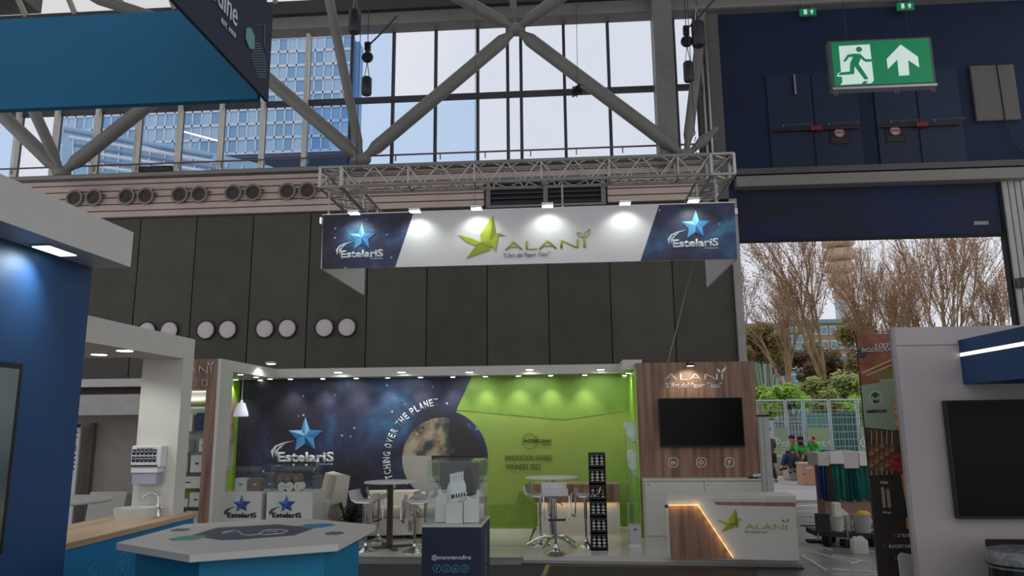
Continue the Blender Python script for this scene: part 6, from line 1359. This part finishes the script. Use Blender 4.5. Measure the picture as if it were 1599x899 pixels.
# ================================================================= RIGHT STAND
RY = 6.5
rw = thing('pale_stand_wall', 'pale grey stand wall carrying a big black screen at right', 'exhibition wall', (4, RY, 0))
xl = on(1397, 520, Y=RY).x; zt = on(1400, 511, Y=RY).z; RWM = mat('pale_wall', (186, 176, 174), .7, var=.02)
MB().box(xl, xl+3.2, RY, RY+.04, 0, zt-.16).build('main_panel', RWM, rw); MB().box(xl, xl+3.2, RY, RY+.04, zt-.155, zt).build('top_panel', RWM, rw); MB().bbox(xl-.03, xl, RY-.005, RY+.045, 0, zt, .006).build('edge_post', mat('pale_edge_post', (158, 152, 152), .5), rw)
A = on(1478, 625, Y=RY-.09); B = on(1498, 810, Y=RY-.09); t = thing('television', 'very large black television on the pale stand wall at right', 'television', (A.x+.9, RY-.1, B.z)); xa = (A.x+B.x)/2-.01
MB().bbox(xa, xa+1.75, RY-.09, RY-.03, B.z, A.z, .008).build('case', BLACK, t); MB().box(xa+.012, xa+1.74, RY-.093, RY-.09, B.z+.02, A.z-.012).build('screen', SCREEN, t); MB().box(xa+.4, xa+1.2, RY-.03, RY, B.z+.2, A.z-.2).build('wall_bracket', BLACK, t)
A = on(1496, 521, Y=RY); B = on(1503, 600, Y=RY); A.x = (A.x+B.x)/2
t = thing('blue_lightbox', 'royal blue projecting box with a glowing light line', 'sign box', (A.x, RY-.8, B.z))
zt2 = on(1496, 531, Y=RY).z; zb5 = B.z; zl_ = on(1496, 554, Y=RY).z
MB().box(A.x, A.x+2.6, RY-1.6, RY, zb5, zl_-.015).build('lower_box', EVB, t); MB().box(A.x, A.x+2.6, RY-1.6, RY, zl_+.015, zt2).build('upper_box', EVB, t); MB().box(A.x+.004, A.x+2.6, RY-1.598, RY, zl_-.015, zl_+.015).build('light_line', mat('led_line', (255, 255, 255), .5, emit=(255, 236, 228), es=1.6), t)
# food poster panel
PY_ = 7.25
po = thing('food_poster', 'tall dark roll up poster with food photos and white lettering', 'poster', (2.9, PY_, 0))
xa = on(1337, 522, Y=PY_).x; xb = xa+.92; zt = on(1340, 522, Y=PY_).z
MB().box(xa, xb, PY_, PY_+.03, .0, zt).build('board', mat('poster_dark', (52, 42, 36), .7, var=.12, scale=4), po)
def pp(x, y): 
    q = on(x, y, Y=PY_-.002); q.x = max(xa, q.x); return q
FOODB = mat('food_brown', (150, 92, 66), .6, rgb2=(112, 66, 48), scale=6)
def pq(n, pts, m, th=.003): return poly(n, [pp(*q) for q in pts], th, m, po)
pq('top_photo', [(1336, 522), (1404, 520), (1412, 598), (1344, 600)], FOODB)
pq('chopstick', [(1345, 581), (1397, 558), (1398, 560), (1346, 584)], mat('pale_bamboo', (200, 170, 120), .6), .005); pq('chopstick', [(1352, 585), (1398, 566), (1398, 568), (1353, 587)], mat('pale_bamboo'), .005)
pq('wok_rim', [(1340, 545), (1352, 540), (1356, 550), (1350, 560), (1341, 558)], mat('wok', (66, 56, 56), .4), .004)
GRN = mat('food_green', (110, 130, 60), .7, rgb2=(150, 90, 60), scale=30); pq('salad', [(1357, 588), (1378, 572), (1401, 580), (1404, 596), (1372, 598)], GRN, .004)
pq('sage_panel', [(1343, 601), (1373, 597), (1374, 592), (1404, 590), (1414, 668), (1397, 672), (1346, 667)], mat('sage_print', (150, 166, 140), .7), .006)
pq('food_photo', [(1394, 630), (1408, 628), (1414, 668), (1399, 670)], mat('shrimp', (200, 110, 70), .6, rgb2=(226, 200, 180), scale=18), .008)
pq('skewer_photo', [(1352, 668), (1404, 674), (1412, 742), (1356, 744)], mat('skewer_bg', (96, 72, 58), .7, rgb2=(60, 48, 42), scale=8))
for k in range(5): 
    x = 1360+k*8; pq('skewer_stick', [(x, 672), (x+1.2, 672), (x+1.2, 746), (x, 746)], mat('pale_bamboo'), .005)
    for j in range(7): pq('meat_piece', [(x-3, 694+j*6), (x+4, 693+j*6), (x+4, 698+j*6), (x-3, 699+j*6)], (mat('meat', (112, 66, 46), .6), mat('pepper', (128, 92, 50), .6), mat('mushroom', (158, 118, 88), .6))[(j+k) % 3], .007)
for (x, y) in ((1395, 715), (1402, 712), (1408, 717), (1392, 724), (1400, 724), (1408, 726), (1396, 732), (1404, 733), (1411, 732)):
    c = pp(x, y); MB().lathe(c, [(.026, 0), (.024, .008), (.012, .012)], 14, (0, -1, 0)).build('tomato', mat('tomato', (168, 44, 40), .4), po, True)
pq('orange_panel', [(1406, 740), (1420, 738), (1434, 822), (1416, 826)], mat('orange_print', (205, 140, 50), .7), .004)
pq('black_pack', [(1354, 742), (1406, 740), (1418, 808), (1360, 812)], mat('pack_black', (44, 42, 42), .6), .005)
for k in range(2): pq('bamboo_fork', [(1375+8*k, 760+3*k), (1380+8*k, 760+3*k), (1383+8*k, 792), (1378+8*k, 792)], mat('fork_beige', (160, 140, 116), .6), .009)
PO = dict(Y=PY_-.003); pw = mat('poster_white', (205, 198, 190), .6)
ptext('100%', 1366, 544, 1397, 543, 8, pw, po, bold=.015, lift=.006, **PO); ptext('BIODEGRAD', 1345, 550, 1398, 549, 6.5, pw, po, bold=.01, lift=.006, **PO)
ptext('BAMBOO LINE', 1353, 644.5, 1384, 643.5, 4.6, DKTXT, po, bold=.015, lift=.008, **PO)
c = (1367, 621); ring_px(c[0], c[1], 10.5, 1, LINEW, po, lift=0, **dict(Y=PY_-.009)) if False else ring_px(c[0], c[1], 10.5, 1, LINEW, po, **dict(Y=PY_-.009))
ptext('BIO', 1364, 629, 1373, 629, 5, DKGRN, po, bold=.03, **dict(Y=PY_-.009)); poly('leaf_mark', [on(x, y, Y=PY_-.009) for x, y in ((1360, 616), (1366, 612), (1373, 616), (1367, 621))], .003, DKGRN, po)
ptext('FORK', 1374, 755.5, 1387, 755.5, 4.5, pw, po, bold=.02, lift=.006, **PO); ptext('165 mm', 1378, 801, 1391, 801.5, 3.5, pw, po, bold=.02, lift=.006, **PO)
ptext('STRONGER', 1401, 838.5, 1437, 838, 5.2, pw, po, bold=.01, lift=.003, **PO); ptext('REGISTERED DESIGN', 1388, 855.5, 1462, 854.5, 5.2, pw, po, bold=.01, lift=.003, **PO)
for (x, y) in ((1396, 835), (1382, 852), (1398, 871)): poly('leaf_bullet', [on(x+a, y+b, Y=PY_-.004) for a, b in ((-4, -3), (0, -3), (4, 2), (3, 4), (-2, 2))], .003, mat('bullet_green', (50, 90, 74), .6), po)
# plastic chair back, bin with bag
cp0 = on(1403, 863, Y=6.9); cp1 = on(1436, 870, Y=6.9); t = thing('plastic_chair', 'white plastic chair whose back shows before the food poster', 'chair', ((cp0.x+cp1.x)/2, 6.8, 0)); CHW = mat('chair_white', (178, 174, 168), .5); w = .42; x0 = cp0.x
MB().prism([(x0+.01, 6.9, cp0.z-.36), (x0, 6.9, cp0.z-.03), (x0+.03, 6.9, cp0.z), (x0+w*.5, 6.9, cp0.z-.035), (x0+w-.03, 6.9, cp0.z-.07), (x0+w, 6.9, cp0.z-.1), (x0+w-.01, 6.9, cp0.z-.38)], (0, .03, 0)).build('backrest', CHW, t)
sz = max(.18, cp0.z-.36)
MB().bbox(x0, x0+w, 6.52, 6.9, sz-.03, sz, .01).build('seat', CHW, t)
for sx in (.02, w-.02):
    for sy_2 in (6.54, 6.88): MB().tube([(x0+sx, sy_2, sz-.02), (x0+sx, sy_2, 0)], .014, 6).build('leg', CHW, t)
bb = on(1590, 870, Y=5.7); t = thing('waste_bin', 'dark waste bin lined with a clear plastic bag', 'bin', (bb.x, 5.7, 0)); r = .19; bzt = on(1590, 862, Y=5.7).z
MB().lathe((bb.x, 5.7, 0), [(r*.8, 0), (r*.98, bzt), (r*.94, bzt), (r*.75, .02)], 28, cap=False).build('body', BLACK, t, True)
MB().lathe((bb.x, 5.7, bzt-.10), [(r*1.02, 0), (r*1.05, .05), (r*1.03, .10), (r*1.0, .115), (r*.88, .12), (r*.5, .14), (.02, .13)], 28).build('plastic_bag', mat('bag_grey', (120, 122, 120), .25, var=.3, scale=20, bump=.6, bscale=30), t, True); MB().lathe((bb.x, 5.7, bzt-.085), [(r*1.05, 0), (r*1.06, .015)], 28, cap=False).build('band', BLACK, t)
p = on(1578, 872, Y=6.1); o = MB().bbox(p.x-.07, p.x+.4, 6.05, 6.3, 0, on(1570, 849, Y=6.05).z, .01).build('black_bin', mat('bin_black', (30, 28, 28), .6)); tag(o, 'square black bin against the pale wall behind the lined bin', 'bin')
p0 = on(1436, 880, Y=6.3); 
# aisle carpet with yellow tape before the platform
cpt_ = MB().prism([on(859, 882, Z=0), on(1180, 886, Z=0), on(1190, 960, Z=0), on(820, 960, Z=0)], (0, 0, .004)).build('aisle_carpet', mat('carpet_brown', (58, 50, 40), .95, var=.15, scale=60)); tag(cpt_, 'dark brown aisle carpet strip in front of the platform', 'carpet')
YT = mat('yellow_tape', (150, 136, 66), .6); t = MB().prism([on(852, 882, Z=0), on(859, 882, Z=0), on(853, 899, Z=0), on(846, 899, Z=0)], (0, 0, .006)).build('floor_tape', YT); tag(t, 'short worn yellow tape mark on the carpet corner', 'tape')
t = MB().prism([on(859, 882, Z=0), on(1180, 886, Z=0), on(1180, 887.5, Z=0), on(859, 883.5, Z=0)], (0, 0, .006)).build('floor_tape', mat('tape_dull', (110, 104, 84), .6)); tag(t, 'long thin dull tape line along the carpet edge', 'tape')
t = MB().prism([(-5.5, 9.0, 0), on(858, 882, Z=0), on(838, 905, Z=0), (-.5, 2, 0), (-2.72, 2, 0), (-2.72, 4.1, 0), (-5.5, 4.1, 0)], (0, 0, .003)).build('stand_carpet', mat('carpet_slate', (52, 54, 56), .95, var=.12, scale=50)); tag(t, 'dark grey carpet of the cyan stand', 'carpet')
